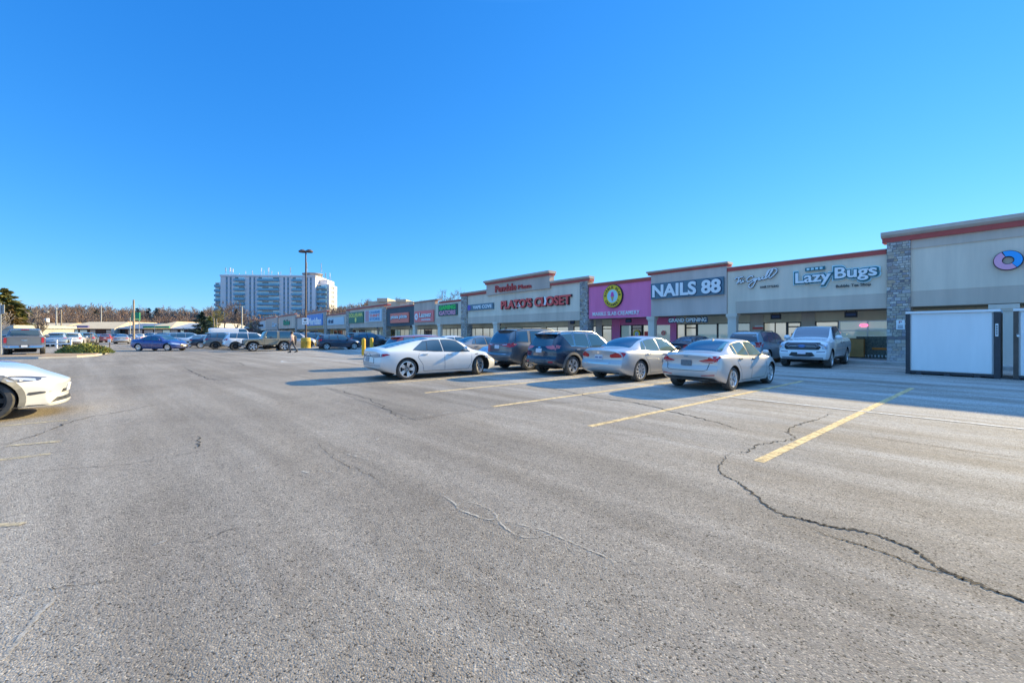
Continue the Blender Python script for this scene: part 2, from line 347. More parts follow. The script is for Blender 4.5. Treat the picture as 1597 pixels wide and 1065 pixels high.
tag(ch.build('chalk_marks', chm), kind='structure')
# darker repair patch between the stalls and the lane
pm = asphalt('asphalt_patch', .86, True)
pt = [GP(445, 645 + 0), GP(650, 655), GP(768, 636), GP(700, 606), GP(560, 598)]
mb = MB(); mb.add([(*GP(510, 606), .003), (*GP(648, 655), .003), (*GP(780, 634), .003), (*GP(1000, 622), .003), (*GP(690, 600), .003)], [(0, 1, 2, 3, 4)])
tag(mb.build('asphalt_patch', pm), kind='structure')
# dry-soil island at the far left with a stone kerb
soil = mat('dry_soil', (.36, .25, .15), .95, noise=.35, scale=2, bump=.6, bscale=12)
conc = mat('kerb_concrete', (.46, .44, .40), .9, noise=.18, scale=1.2)
def island(name, poly, top):
    kb = MB(); kb.prism([(p[0], p[1]) for p in poly], 0, .11, 'z')
    o = kb.build(name, conc); tag(o, kind='structure')
    c = Vector((sum(p[0] for p in poly) / len(poly), sum(p[1] for p in poly) / len(poly)))
    inn = [((p[0] - c.x) * .965 + c.x, (p[1] - c.y) * .9 + c.y) for p in poly]
    sb = MB(); sb.prism(inn, .09, .15, 'z'); tag(sb.build('island_soil', top), kind='structure'); return o
island('kerb_island', [GP(*q) for q in [(-220,563),(-60,561.5),(0,560.3),(60,559.5),(120,557.5),(150,555.5),(166,552),(172,549),(150,547),(105,549),(92,553),(60,556),(0,557.3),(-60,558.5),(-220,560.5)]], soil)
island('kerb_lamp_island', [(-22.4, 39.6), (-17.5, 40.2), (-16.6, 41.4), (-17.6, 42.4), (-22.4, 42.2)], mat('island_paving', (.42, .38, .32), .9, noise=.2))

# hill behind everything
hillm = mat('hill_leaf_litter', (.16, .115, .08), 1, noise=.4, scale=.08)
hb = MB(); nx, ny = 46, 10; rr = random.Random(4)
def sstep0(a, b, x):
    t = max(0, min(1, (x - a) / (b - a))); return t * t * (3 - 2 * t)
def hillz(x, y):
    e = max(0, min(1, (y - 175) / 150)); e = e * e * (3 - 2 * e)
    hgt = 10.8 + 3.2 * math.sin(x * .021 + 1) + 1.6 * math.sin(x * .055)
    return e * (hgt + 7 * sstep0(-150, -100, x))
for j in range(ny):
    for i in range(nx):
        x = -560 + i * 25; y = 165 + j * 24; hb.v.append((x, y, hillz(x, y) - .02 if j else -.3))
hb.f = [(j * nx + i, j * nx + i + 1, (j + 1) * nx + i + 1, (j + 1) * nx + i) for j in range(ny - 1) for i in range(nx - 1)]; hb.m = [0] * len(hb.f)
tag(hb.build('hill', hillm, smooth=80), kind='structure')
# ================================================================= the plaza
stone = stonemat()
def stucco(name, col): return mat(name, col, .9, noise=.15, scale=.7, bump=.25, bscale=60, streak=1)
st_light = stucco('stucco_light', (.84, .70, .54)); st_mid = stucco('stucco_mid', (.68, .54, .42)); st_dark = stucco('stucco_taupe', (.60, .47, .38))
st_grey = stucco('stucco_grey', (.66, .53, .45)); st_green = stucco('stucco_grey_green', (.76, .66, .52)); st_slate = stucco('stucco_slate', (.10, .125, .14))
st_pink = stucco('stucco_magenta', (1.0, .22, .42)); trim_red = mat('cornice_red', (.52, .085, .065), .6, noise=.12, scale=1)
trim_grey = mat('cornice_grey', (.60, .48, .38), .7, noise=.1, scale=1); beige = stucco('bulkhead_beige', (.90, .72, .48))
col_m = stucco('column_render', (.80, .68, .56)); frame_m = mat('window_frame_dark', (.05, .048, .045), .4, .3)
frame_al = mat('aluminium', (.42, .42, .42), .35, .8)
shopglass = glassmat('shop_glass', (.30, .42, .42)); shopglass2 = glassmat('shop_glass_pale', (.55, .62, .56), .06)
for g_, c_, s_ in ((shopglass, (.5, .75, .70), .07), (shopglass2, (.9, .85, .62), .13)):      # lit shop interiors behind the panes
    b_ = g_.node_tree.nodes['Principled BSDF']; b_.inputs['Emission Color'].default_value = (*c_, 1); b_.inputs['Emission Strength'].default_value = s_; shopdark = glassmat('shop_glass_dark', (.03, .04, .045))
soff = mat('soffit', (.3, .24, .17), .9, noise=.15); walk = mat('walkway_concrete', (.50, .49, .47), .92, noise=.15, scale=.8, bump=.15)
roofm = mat('roof_gravel', (.3, .29, .28), .95, noise=.2)
boardm = mat('plywood', (.55, .33, .13), .8, noise=.2, scale=2)
TF, TP, TW = 28.75, 28.6, 31.6      # fascia face, pillar face, shop front
def sx(s): return -s * K            # measured s -> local x'
def sz(z): return 1.58 + (z - 1.58) * K
plaza = empty('strip_mall', PW(0, TF, 0), TH, 'long single storey strip mall in beige stucco with red cornices and stone pillars', 'strip mall')
ORG = (0, TF, 0)
def pl(mb, name, m, parent=plaza, smooth=None): return mb.build(name, m, parent, ORG, smooth)
def slab(name, s0, s1, z0, z1, y0, y1, m):
    return pl(MB().box(sx(s1), sx(s0), y0, y1, sz(z0) if z0 > .3 else z0, sz(z1)), name, m)
# walkway & kerb
pl(MB().box(sx(245), sx(-15), 27.9, 60, -.02, .15), 'walkway', walk)
pl(MB().box(sx(245), sx(-15), 27.78, 27.897, -.02, .155), 'kerb', conc)
# roof and ceiling
pl(MB().box(sx(132), sx(-14), TF + .5, 62, 4.9, 5.0), 'roof', roofm)
pl(MB().box(sx(240), sx(132.1), TF + .5, 62, 5.2, 5.3), 'roof', roofm)
pl(MB().box(sx(240), sx(-14), TF + .41, TW + .1, sz(2.86), sz(2.86) + .08), 'soffit', soff)
def cornice(s0, s1, ztop, grey=.28, red=.24, over=.28, prof=1):
    z = sz(ztop); a, b = sx(s1), sx(s0)
    if grey:
        mb = MB(); f = TF
        P = [(f - over, z), (f - over, z - grey * .55), (f - over * .75, z - grey * .8), (f - over * .45, z - grey), (f + .5, z - grey), (f + .5, z)]
        mb.prism(P, a - over * .8, b + over * .8, 'x'); pl(mb, 'cornice', trim_grey)
        pl(MB().box(a - .18, b + .18, TF - .16, TF + .48, z - grey - red, z - grey - .002), 'cornice_band', trim_red)
    else:
        pl(MB().box(a, b, TF - .07, TF + .45, z - red, z - .05), 'cornice_band', trim_red)
        pl(MB().box(a, b, TF - .10, TF + .47, z - .048, z), 'coping', trim_grey)
def fascia(s0, s1, z0, z1, m, y=0., name='fascia'): return slab(name, s0, s1, z0, z1, TF + y, TF + .4, m)
def pillar(s0, s1, ztop, dep=.85):
    return slab('stone_pillar', s0, s1, .148, ztop, TP, TP + dep, stone)
def column(s0, s1, m=col_m, ztop=2.83):
    a, b = sx(s1), sx(s0); mb = MB().box(a, b, TF + .02, TF + .4, .148, sz(ztop) - .3)
    mb.box(a - .04, b + .04, TF - .02, TF + .44, sz(ztop) - .3, sz(ztop) - .2); mb.box(a - .09, b + .09, TF - .06, TF + .47, sz(ztop) - .2, sz(ztop) - .003)
    return pl(mb, 'column', m)
# unit A, the tall one at the right
fascia(-14, 3.48, 3.6, 6.1, st_light); fascia(-14, 3.48, 2.86, 3.597, st_mid, -.03, 'fascia_band'); fascia(-14, 3.47, 5.62, 6.05, st_mid, -.05, 'fascia_band')
cornice(-14, 4.33, 6.55, .30, .24); pillar(3.48, 4.33, 6.03)
column(.25, .95); column(-5.6, -4.9); pillar(-12, -11.2, 6.03)
# unit: bubble tea and hair
fascia(4.35, 12.0, 3.58, 5.55, st_light); fascia(4.35, 11.48, 2.83, 3.577, st_mid, -.04, 'fascia_band'); fascia(11.5, 12.0, 2.83, 3.577, st_light, .0, 'fascia_band')
cornice(4.36, 12.0, 5.77, 0, .27); column(11.5, 12.0)
# nails
fascia(12.02, 17.42, 2.83, 5.95, st_grey, -.10); cornice(12.1, 17.5, 6.13, .15, .13, .3)
# pink
fascia(17.44, 23.44, 2.82, 5.5, st_pink); cornice(17.44, 23.44, 5.77, 0, .27); column(17.26, 17.75)
pillar(23.46, 24.34, 6.05); cornice(23.4, 28.2, 6.45, .24, .2, .24)
# long unit with the plaza name
fascia(24.36, 42.2, 3.52, 6.05, st_light); fascia(24.36, 42.2, 2.72, 3.517, st_mid, -.04, 'fascia_band')
cornice(38.3, 43.5, 6.5, .22, .2, .24); pillar(42.22, 43.5, 6.05)
fascia(28.0, 38.1, 5.8, 7.05, st_dark, -.22, 'name_panel')
o = MB(); P = [(TF - .55, sz(7.42)), (TF - .55, sz(7.28)), (TF - .4, sz(7.18)), (TF + .5, sz(7.18)), (TF + .5, sz(7.42))]
o.prism(P, sx(38.3), sx(27.8), 'x'); pl(o, 'cornice', trim_grey); pl(MB().box(sx(38.2), sx(27.9), TF - .36, TF + .48, sz(7.0), sz(7.18) - .002), 'cornice_band', trim_red)
column(36.4, 37.1)
# green grey, red sign, slate
fascia(43.52, 50.2, 3.6, 5.55, st_green); fascia(43.52, 50.2, 2.76, 3.597, st_mid, -.04, 'fascia_band'); cornice(43.52, 49.1, 5.8, 0, .25)
fascia(50.22, 56.45, 2.8, 6.0, st_dark, -.08); cornice(49.5, 56.6, 6.17, .16, 0.02, .26); column(56.3, 57.1); column(48.9, 49.6)
fascia(56.47, 66.6, 2.76, 5.65, st_slate); cornice(56.6, 66.5, 5.88, 0, .25); pillar(66.62, 68.0, 6.0)
fascia(68.02, 85.4, 3.5, 6.3, st_mid); fascia(68.02, 85.4, 2.66, 3.497, st_dark, -.04, 'fascia_band'); cornice(66.2, 86.9, 6.6, .18, .24, .22); pillar(85.42, 87.3, 6.1)
fascia(87.32, 101.1, 3.4, 5.55, st_mid); fascia(87.32, 101.1, 2.62, 3.397, st_dark, -.04, 'fascia_band'); cornice(87.4, 101.1, 5.85, 0, .27)
fascia(101.12, 121, 2.75, 6.7, st_dark, -.06); cornice(101.1, 121.2, 7.0, .2, .22, .22); pillar(101.12, 103.2, 6.7)
fascia(121.1, 133, 2.8, 6.0, st_grey); cornice(121.3, 133, 6.3, .1, .2, .2)
fascia(133.1, 158, 3.1, 7.1, st_mid); cornice(133.1, 158.2, 7.45, .2, .25, .2); pillar(131, 133.05, 7); pillar(158.05, 160, 7)
fascia(160.1, 183, 2.8, 7.3, st_dark); cornice(163, 183, 7.6, .2, .25, .2)
fascia(183.1, 205, 2.8, 6.8, st_light); cornice(183.2, 205, 7.0, .2, .2, .2)
fascia(205.1, 238, 2.8, 7.5, st_grey); cornice(205.2, 238.5, 7.95, .3, .3, .2); pillar(205.0, 208, 7.4); pillar(235, 238.2, 7.4)
# the far end and back walls
pl(MB().box(sx(238), sx(-14), 61.6, 62, .1, 5.2), 'back_wall', st_mid); pl(MB().box(sx(238.2), sx(237.9), TF, 62, .1, 7.2), 'end_wall', st_mid)
pl(MB().box(sx(-13.9), sx(-14.2), TF, 62, .1, 6.0), 'end_wall', st_mid)
# shop fronts behind the walkway: bulkhead, piers, windows and doors
def pier(s0, s1, m=beige): pl(MB().box(sx(s1), sx(s0), TW - .05, TW + .3, .148, sz(2.85)), 'pier', m)
def bulkhead(s0, s1, z0=2.34, m=beige): pl(MB().box(sx(s1), sx(s0), TW, TW + .3, z0, sz(2.85)), 'bulkhead', m)
def window(s0, s1, z0=.25, z1=2.34, gl=None, nm=1, bar=None, fm=None):
    gl = gl or shopglass; fm = fm or frame_m
    a, b = sx(s1), sx(s0); w_ = .06
    f = MB().box(a, a + w_, TW + .02, TW + .12, z0, z1).box(b - w_, b, TW + .02, TW + .12, z0, z1)
    f.box(a + w_, b - w_, TW + .02, TW + .12, z0, z0 + w_).box(a + w_, b - w_, TW + .02, TW + .12, z1 - w_, z1)
    for i in range(1, nm):
        x = a + (b - a) * i / nm; f.box(x - w_ / 2, x + w_ / 2, TW + .03, TW + .11, z0 + w_, z1 - w_)
    if bar: f.box(a + w_, b - w_, TW + .035, TW + .105, bar - .03, bar + .03)
    wo = pl(f, 'window', fm); g = MB().box(a + w_, b - w_, TW + .07, TW + .085, z0 + w_, z1 - w_).build('pane', gl, wo, ORG)
    if z0 > .2: pl(MB().box(a, b, TW, TW + .3, .148, z0), 'sill_wall', st_mid)
    return wo
def door(s0, s1, z1=2.34, gl=None, fm=None):
    gl = gl or shopglass2; a, b = sx(s1), sx(s0); fm = fm or frame_m
    f = MB().box(a, a + .09, TW + .0, TW + .1, .152, z1).box(b - .09, b, TW + .0, TW + .1, .152, z1)
    f.box(a + .09, b - .09, TW, TW + .1, .152, .35).box(a + .09, b - .09, TW, TW + .1, z1 - .09, z1).box(a + .09, b - .09, TW, TW + .1, 1.98, 2.06)
    d = pl(f, 'door', fm); MB().box(a + .09, b - .09, TW + .04, TW + .055, .35, z1 - .09).build('pane', gl, d, ORG)
    MB().box(a + .13, a + .16, TW - .07, TW - .03, .9, 1.3).box(a + .13, a + .16, TW - .03, TW + .0, .92, .95).box(a + .13, a + .16, TW - .03, TW, 1.25, 1.28).build('handle', frame_al, d, ORG); return d
bulkhead(4.35, 12.1); window(4.30, 6.9, .16, 2.34, nm=2, bar=1.75, fm=frame_al); window(6.9, 8.05, .16, 2.34, gl=shopglass2, nm=1, bar=2.0); pier(8.05, 8.75, st_mid)
door(8.75, 9.55); window(9.55, 10.9, .3, 2.34, gl=shopglass2, nm=2); pier(10.9, 11.7, st_mid); window(11.7, 13.9, .2, 2.34); window(13.9, 15.4, .2, 2.34, nm=1)
bulkhead(12.1, 17.0); door(15.4, 16.3); window(16.3, 17.0, .2, 2.34, gl=shopglass2)
bulkhead(17.0, 23.1, 2.34, st_pink); pier(17.02, 17.5, st_pink); window(17.5, 18.8, .3, 2.34, fm=st_pink); window(18.85, 20.0, .3, 2.34, gl=shopglass2); door(20.05, 21.1, gl=shopdark); window(21.1, 22.2, .3, 2.34, nm=1)
pier(22.25, 23.1, st_pink)
bulkhead(-14, 4.25); window(-1.5, 1.0, .2, 2.4, nm=2); pier(1.05, 1.5); door(1.5, 2.5); window(2.5, 4.2, .2, 2.34, nm=2); window(-9, -1.6, .2, 2.4, nm=4); window(-13.6, -9.1, .2, 2.4, nm=3)
x = 23.1; rr = random.Random(3); panes = [shopglass, shopglass2, shopdark, shopglass2]
bulkhead(23.1, 238)
while x < 120:
    k = rr.random(); wd = 1.2 if k < .25 else rr.uniform(1.8, 3.4)
    if k < .25: door(x, x + 1.1, gl=rr.choice(panes)); x += 1.1
    elif k < .45: pier(x, x + .7, rr.choice([beige, st_mid, st_grey])); x += .7
    else: window(x, x + wd, .25, 2.3, gl=rr.choice(panes), nm=2); x += wd
while x < 236:
    window(x, x + 6, .25, 2.3, gl=rr.choice(panes), nm=3); pier(x + 6, x + 7.2, st_mid); x += 7.2
window_board = pl(MB().box(sx(119.5), sx(106), TW - .12, TW - .02, .5, 2.5), 'boarded_window', boardm)
# ---- signs
white_m = mat('sign_white', (.90, .90, .88), .4); dark_m = mat('sign_dark', (.03, .03, .035), .5); navy = mat('sign_slate_blue', (.11, .20, .25), .45, noise=.06, scale=1)
red_m = mat('sign_red', (.85, .09, .08), .4); redd = mat('sign_brick_red', (.60, .06, .05), .45); teal = mat('sign_teal', (.02, .16, .19), .45)
def sign(name, label, s, z, y=0.): return empty(name, PW(s * K, TF - .06 + y, sz(z)), TH, label, 'sign')
def panel(e, w_, h_, m, d=.10, name='panel', y=0., x=0., z=0.):
    return MB().box(x - w_ / 2, x + w_ / 2, -d + y, y + .05, z - h_ / 2, z + h_ / 2).build(name, m, e)
def disc(e, r, m, y0, y1, name='panel', ri=0., n=40, a0=0., a1=2 * math.pi, x=0., z=0.):
    mb = MB(); k = n; full = abs(a1 - a0 - 2 * math.pi) < 1e-3; vs = []; c = k if full else k + 1
    for i in range(c):
        a = a0 + (a1 - a0) * i / k
        for rr_ in (ri, r):
            for y in (y0, y1): vs.append((x + rr_ * math.cos(a), y, z + rr_ * math.sin(a)))
    fs = []
    for i in range(k):
        j = (i + 1) % c; a, b = i * 4, j * 4
        fs += [(a + 2, b + 2, b, a), (a + 3, a + 1, b + 1, b + 3), (a + 2, a + 3, b + 3, b + 2), (a, b, b + 1, a + 1)]
    if not full: fs += [(0, 1, 3, 2), (4 * k, 4 * k + 2, 4 * k + 3, 4 * k + 1)]
    mb.add(vs, fs); return mb.build(name, m, e)
e = sign('shop_sign', 'pink and blue split ring logo on the tallest facade at far right', .48, 4.66)
disc(e, .44, dark_m, -.04, .05, 'backing', .15)
disc(e, .41, mat('sign_pink', (.90, .42, .58), .4), -.12, -.041, 'arc', .18, 24, R(118), R(305)); disc(e, .41, mat('sign_blue', (.02, .40, .90), .4), -.12, -.041, 'arc', .18, 24, R(-52), R(112))
e = sign('shop_sign', 'pale first letter just inside the right edge, beside the ring logo', -.14, 4.66); panel(e, .3, .8, mat('sign_pink', (.90, .42, .58)), .08, 'letter')
# accessible parking sign on the pillar
e = empty('parking_sign', PW(3.83 * K, TP - .01, 2.02), TH, 'small white accessible parking notice on the stone pillar beside the container', 'sign')
panel(e, .32, .48, white_m, .015, 'plate', -.0); add_text(e, 'P', 0, -.016, .13, .11, .13, mat('ink_red', (.4, .05, .06)), .004, .0)
for k in range(3): panel(e, .2, .025, mat('ink', (.06, .08, .14)), .004, 'text_line', -.016, 0, -.04 - k * .06)
# bubble tea
e = sign('shop_sign', 'white bubble lettering with teal outline beside the stone pillar', 6.5, 4.65)
for txt, cx, wd, hh, zz in (('Lazy', -.93, 1.72, .80, -.06), ('Bugs', 1.0, 1.80, .80, .03)):
    add_text(e, txt, cx, .03, zz, wd + .30, hh + .30, mat('sign_ice', (.60, .82, .84)), .05, .085, 'outline')
    add_text(e, txt, cx, -.03, zz, wd + .17, hh + .17, teal, .05, .05, 'outline'); add_text(e, txt, cx, -.09, zz, wd, hh, white_m, .06, .02)
panel(e, .95, .20, teal, .06, 'panel', 0, -.85, .50)
for k in range(4): panel(e, .13, .12, mat('sign_ice', (.6, .82, .84)), .03, 'character', -.065, -1.17 + k * .21, .50)
add_text(e, 'Bubble Tea Shop', .88, 0, -.62, 1.50, .20, dark_m, .03, .01)
# hair styling, script strokes
e = sign('shop_sign', 'white cursive script with small dark capitals for the hair salon', 10.35, 4.85)
def stroke(segs, r, m, y, nm='lettering'):
    mb = MB()
    for q in segs: mb.tube([(p[0], y, p[1]) for p in smoothpts(q, 4)], r, 6)
    return mb.build(nm, m, e)
script = [[(-1.22, .13), (-1.1, .22), (-.95, .2), (-.7, .24)], [(-.95, .2), (-1.0, 0), (-1.1, -.18)], [(-.98, -.12), (-.88, .04), (-.84, -.02), (-.85, -.14), (-.76, -.1), (-.7, .02), (-.72, -.1), (-.62, -.06)], [(-.66, .13), (-.64, .15)],
          [(-.1, .16), (-.22, .24), (-.42, .12), (-.48, -.04), (-.36, -.12), (-.18, -.04), (-.04, .06), (.0, .02), (-.08, -.06), (.02, -.04), (.1, .08), (.02, -.15), (-.14, -.45), (-.3, -.5), (-.36, -.36), (-.2, -.18), (.1, -.04), (.22, .06), (.28, .03), (.2, -.06), (.32, -.05), (.46, .08), (.5, .12), (.42, -.02), (.56, .0), (.78, .38), (.82, .5), (.7, .36), (.6, .0), (.75, .1), (.98, .4), (1.02, .5), (.9, .38), (.8, .02), (.95, .06), (1.2, .3), (1.24, .46), (1.08, .56), (.84, .5)]]
stroke(script, .052, dark_m, .0, 'outline'); stroke(script, .036, white_m, -.045)
add_text(e, 'HAIR STYLING', .80, .02, -.52, 1.02, .14, dark_m, .03, .0)
# nails
e = sign('shop_sign', 'large white letters on a slate blue panel ending in double eights', 14.74, 4.64, -.1)
panel(e, 5.45, 1.18, navy, .12); add_text(e, 'NAILS 88', .0, -.095, 0, 5.30, 1.10, mat('sign_navy', (.02, .06, .12)), .03, .05, 'outline'); add_text(e, 'NAILS 88', 0, -.13, 0, 5.14, .96, white_m, .05, .035)
e = empty('shop_sign', PW(15.0 * K, TF + .62, 2.62), TH, 'curved pale grand opening banner under the canopy of the nail salon', 'sign')
add_text(e, 'GRAND OPENING', 0, .0, -.05, 3.05, .42, mat('sign_navy', (.02, .06, .12)), .03, .09, 'outline'); add_text(e, 'GRAND OPENING', 0, -.03, -.05, 2.9, .30, white_m, .04, .03)
# ice cream
e = sign('shop_sign', 'round yellow ice cream cone roundel on the magenta facade', 20.85, 4.56)
gold = mat('sign_gold', (.88, .60, .03)); disc(e, .98, dark_m, -.10, .05, 'backing'); disc(e, .93, gold, -.14, -.101, 'ring', .55); disc(e, .55, mat('sign_ice2', (.5, .75, .78)), -.13, -.101, 'centre')
def ringtext(e, txt, r, h_, a_mid, span, m, flip=1):
    n_ = len(txt)
    for i, c in enumerate(txt):
        if c == ' ': continue
        a = R(a_mid + flip * span * (.5 - (i + .5) / n_)); o = add_text(e, c, r * math.cos(a), -.145, r * math.sin(a), h_ * .75, h_, m, .02, .02, 'letter')
        o.rotation_euler = (0, -(a - math.pi / 2) if flip == 1 else -(a + math.pi / 2), 0)
ringtext(e, 'MARBLE SLAB', .74, .2, 90, 185, dark_m); ringtext(e, 'CREAMERY', .74, .2, -90, 130, dark_m, -1)
MB().prism([(-.16, -.02), (.16, -.02), (0, -.45)], -.16, -.131).build('cone', mat('cone_brown', (.72, .42, .14)), e)
mb = MB(); mb.lathe([(.0, -.175), (.1, -.17), (.17, -.15), (.17, -.131)], 16, (0, 0, .06), 'y'); mb.lathe([(.0, -.19), (.07, -.18), (.12, -.16), (.12, -.131)], 14, (0, 0, .24), 'y'); mb.build('scoop', mat('sign_pink2', (.75, .1, .38)), e)
e = sign('shop_sign', 'white serif style lettering along the bottom of the magenta facade', 20.7, 3.19)
add_text(e, 'MARBLE SLAB CREAMERY', 0, .03, 0, 4.75, .33, white_m, .05, .008)
# plaza name
e = sign('shop_sign', 'dark red raised plaza name on the projecting parapet panel', 33.6, 6.33, -.22)
add_text(e, 'Pendale', -1.0, .03, .05, 3.7, .78, redd, .12, .012); add_text(e, 'Plaza', 2.25, .03, -.07, 2.1, .42, redd, .12, .012)
e = sign('shop_sign', 'big red letters with a hanger shaped O under the plaza name', 30.4, 4.6)
add_text(e, "PLATO'S CLOSET", 0, .0, 0, 10.75, 1.02, dark_m, .06, .05, 'outline'); add_text(e, "PLATO'S CLOSET", -.03, -.06, .02, 10.6, .95, red_m, .10, .03)
MB().tube([(-1.85, -.2, -.28), (-2.45, -.2, -.28), (-2.15, -.2, .05), (-1.85, -.2, -.28)], .05, 5).build('hanger', white_m, e)
mb = MB(); mb.prism([(1.72, -.35), (1.95, -.38), (2.1, 0), (1.95, .42), (1.75, .5), (1.85, 0)], -.2, -.17); mb.build('swoosh', white_m, e)
e = sign('shop_sign', 'slate panel with white lettering and purple emblem beside the big red letters', 39.5, 4.62)
panel(e, 5.4, .72, navy, .1); add_text(e, 'VAPE COVE', .5, -.1, 0, 3.9, .40, white_m, .03, .03); disc(e, .33, mat('sign_purple', (.2, .12, .5)), -.13, -.101, 'emblem', .1, 20, x=-2.3)
# green letters
e = sign('shop_sign', 'black sign with stacked bright green and pink lettering', 46.8, 4.58)
panel(e, 4.9, 1.5, mat('sign_teal_grey', (.05, .13, .12)), .1); add_text(e, 'GAMING', 0, -.1, .36, 4.3, .60, mat('sign_green', (.05, .65, .12)), .04, .05); add_text(e, 'GATORS', 0, -.1, -.36, 4.3, .60, mat('sign_rose', (.8, .35, .45)), .04, .05)
e = sign('shop_sign', 'salmon red sign with white slanted script and shawarma below', 53.2, 3.98, -.08)
rs = mat('sign_salmon', (.92, .20, .19), .45); panel(e, 6.0, 1.65, rs, .1); add_text(e, 'Lazeez', .6, -.1, .2, 3.9, .75, dark_m, .03, .05, 'outline', shear=.2); add_text(e, 'Lazeez', .55, -.13, .22, 3.8, .7, white_m, .03, .02, shear=.2)
add_text(e, 'SHAWARMA', .8, -.1, -.5, 2.8, .26, white_m, .03, .02); disc(e, .5, white_m, -.13, -.101, 'emblem', .2, 20, x=-2.3)
e = sign('shop_sign', 'orange red sign repeating one white lowercase word twice on slate wall', 61.5, 4.0)
panel(e, 7.1, 1.6, mat('sign_orange_red', (.90, .20, .14), .45), .1)
for dx in (-1.75, 1.55): add_text(e, 'pizza', dx, -.1, .1, 3.1, .85, mat('sign_navy', (.02, .06, .12)), .03, .07, 'outline'); add_text(e, 'pizza', dx, -.13, .12, 2.9, .72, white_m, .03, .02)
e = sign('shop_sign', 'dark green discount store sign with yellow lettering', 81.4, 4.62)
panel(e, 8.6, 2.2, mat('sign_deep_green', (.0, .17, .11), .45), .1); add_text(e, 'DOLLARAMA', 0, -.1, .5, 8.0, .80, mat('sign_yellow', (.90, .80, .2)), .03, .015); disc(e, .5, mat('sign_yellow', (.90, .80, .2)), -.12, -.101, 'emblem', .0, 20, z=-.45)
e = sign('shop_sign', 'white banner with red and blue stacked words beside the green sign', 72.5, 4.7)
panel(e, 8.3, 2.2, mat('sign_pale', (.55, .66, .72)), .1); panel(e, 1.8, 2.0, mat('sign_light_red', (.6, .3, .32)), .02, 'picture', -.1, -2.9)
add_text(e, 'CHARMS', .9, -.1, .62, 5, .48, mat('sign_mid_blue', (.12, .3, .5)), .03, .04); add_text(e, 'THRIFT', .9, -.1, 0, 5, .48, rs, .03, .04); add_text(e, 'STORE', .9, -.1, -.62, 5, .48, mat('sign_mid_blue', (.12, .3, .5)), .03, .04)
e = sign('shop_sign', 'pale blue wide sign with navy emblem above the parked hatchback', 94.6, 4.25)
panel(e, 12.6, 1.7, mat('sign_sky', (.42, .60, .68), .4), .1); add_text(e, 'eRetail', -3.4, -.1, 0, 4.2, .9, mat('sign_navy', (.02, .06, .12)), .03, .05)
e = sign('shop_sign', 'bright blue bank sign with white lettering above boarded window', 111.6, 4.9, -.06)
panel(e, 15.5, 2.9, mat('sign_bank_blue', (.05, .25, .62), .4), .1); add_text(e, 'Meridian', .5, -.1, -.3, 12.2, 1.9, white_m, .04, .03); panel(e, 15.5, .22, mat('sign_bank_gold', (.6, .45, .1)), .14, 'stripe', 0, 0, -1.75)
e = sign('shop_sign', 'white sign with green lettering, first past the bank sign', 145, 5.0)
add_text(e, 'Subs', 0, .0, 0, 10, 1.9, dark_m, .05, .08, 'outline'); add_text(e, 'Subs', 0, -.06, 0, 9.6, 1.7, mat('sign_green2', (.02, .35, .18)), .05, .04)
e = sign('shop_sign', 'small pale blue script sign on the grey gable past the green lettering', 165, 4.7)
add_text(e, 'Care', 0, 0, 0, 9, 1.8, mat('sign_pale', (.55, .66, .72)), .05, .05)
e = sign('shop_sign', 'white panel with black script near the far end of the plaza', 192, 4.9)
panel(e, 17, 2.8, mat('sign_pale2', (.6, .62, .62)), .1); add_text(e, 'Shawarma', -1, -.1, 0, 12, 1.4, dark_m, .05, .05)
e = sign('shop_sign', 'yellow vertical banner on the last gable of the plaza', 222, 5.2)
panel(e, 9, 4.4, mat('sign_olive', (.45, .36, .06)), .1)
# hanging blade signs and soffit lamps below the canopy
for s_ in (6.1, 9.8, 20.6, 26.8, 38.1, 46.0, 61, 75): 
    e = empty('hanging_sign', PW(s_ * K, TF + 1.7, sz(2.86)), TH, None, 'sign', 'dark signs hanging under the canopy'); 
    e['label'] = 'small dark rectangular sign hanging under the canopy soffit'
    MB().box(-.3, .3, -.03, .03, -.42, -.08).build('panel', dark_m, e); MB().box(-.22, -.2, -.01, .01, -.08, 0).box(.2, .22, -.01, .01, -.08, 0).build('bracket', frame_m, e)
    MB().box(-.22, .22, -.036, -.031, -.32, -.18).build('face', mat('sign_midblue', (.06, .1, .22)), e)
# ---- things in and on the shop windows
e = empty('neon_sign', PW(5.75 * K, TW - .02, 2.06), TH, 'pink glowing oval open sign in the bubble tea window', 'neon sign')
o = disc(e, .2, mat('neon_pink', (.8, .1, .25), emit=(1, .15, .35), es=1.2), -.03, -.01, 'tube', .15, 24); o.scale = (1, 1, .5)
add_text(e, 'OPEN', 0, -.01, 0, .24, .07, mat('neon_pink'  , (.8, .1, .25)), .01)
e = empty('window_poster', PW(5.40 * K, TW - .03, .16), TH, 'dark merchandise display behind right pane, orange shelf and row of white cups', 'window display')
MB().box(-.72, .72, 0, .02, .0, 1.25).build('backing', mat('display_dark', (.05, .06, .055), .5, col2=(.25, .26, .2), scale=9), e)
MB().box(.0, .72, -.01, .0, .48, .6).build('shelf', mat('display_orange', (.95, .26, .03), .5), e)
mb = MB()
for k in range(9): mb.lathe([(0, 0), (.035, 0), (.045, .12), (0, .12)], 8, (-.62 + k * .155, -.05, .06))
mb.build('cups', white_m, e)
e = empty('display_crate', PW(5.98 * K, TW - .35, .15), TH, 'brown wooden cabinet in front of the shop window beside the white pickup', 'cabinet')
MB().box(-.32, .32, -.18, .18, .06, 1.1).build('cabinet', mat('cabinet_brown', (.60, .28, .08), .5, noise=.2), e); MB().box(-.34, .34, -.2, .2, 1.102, 1.14).build('top', mat('cabinet_top', (.12, .06, .03)), e); MB().box(-.3, .3, -.16, .16, 0, .06).build('plinth', dark_m, e)
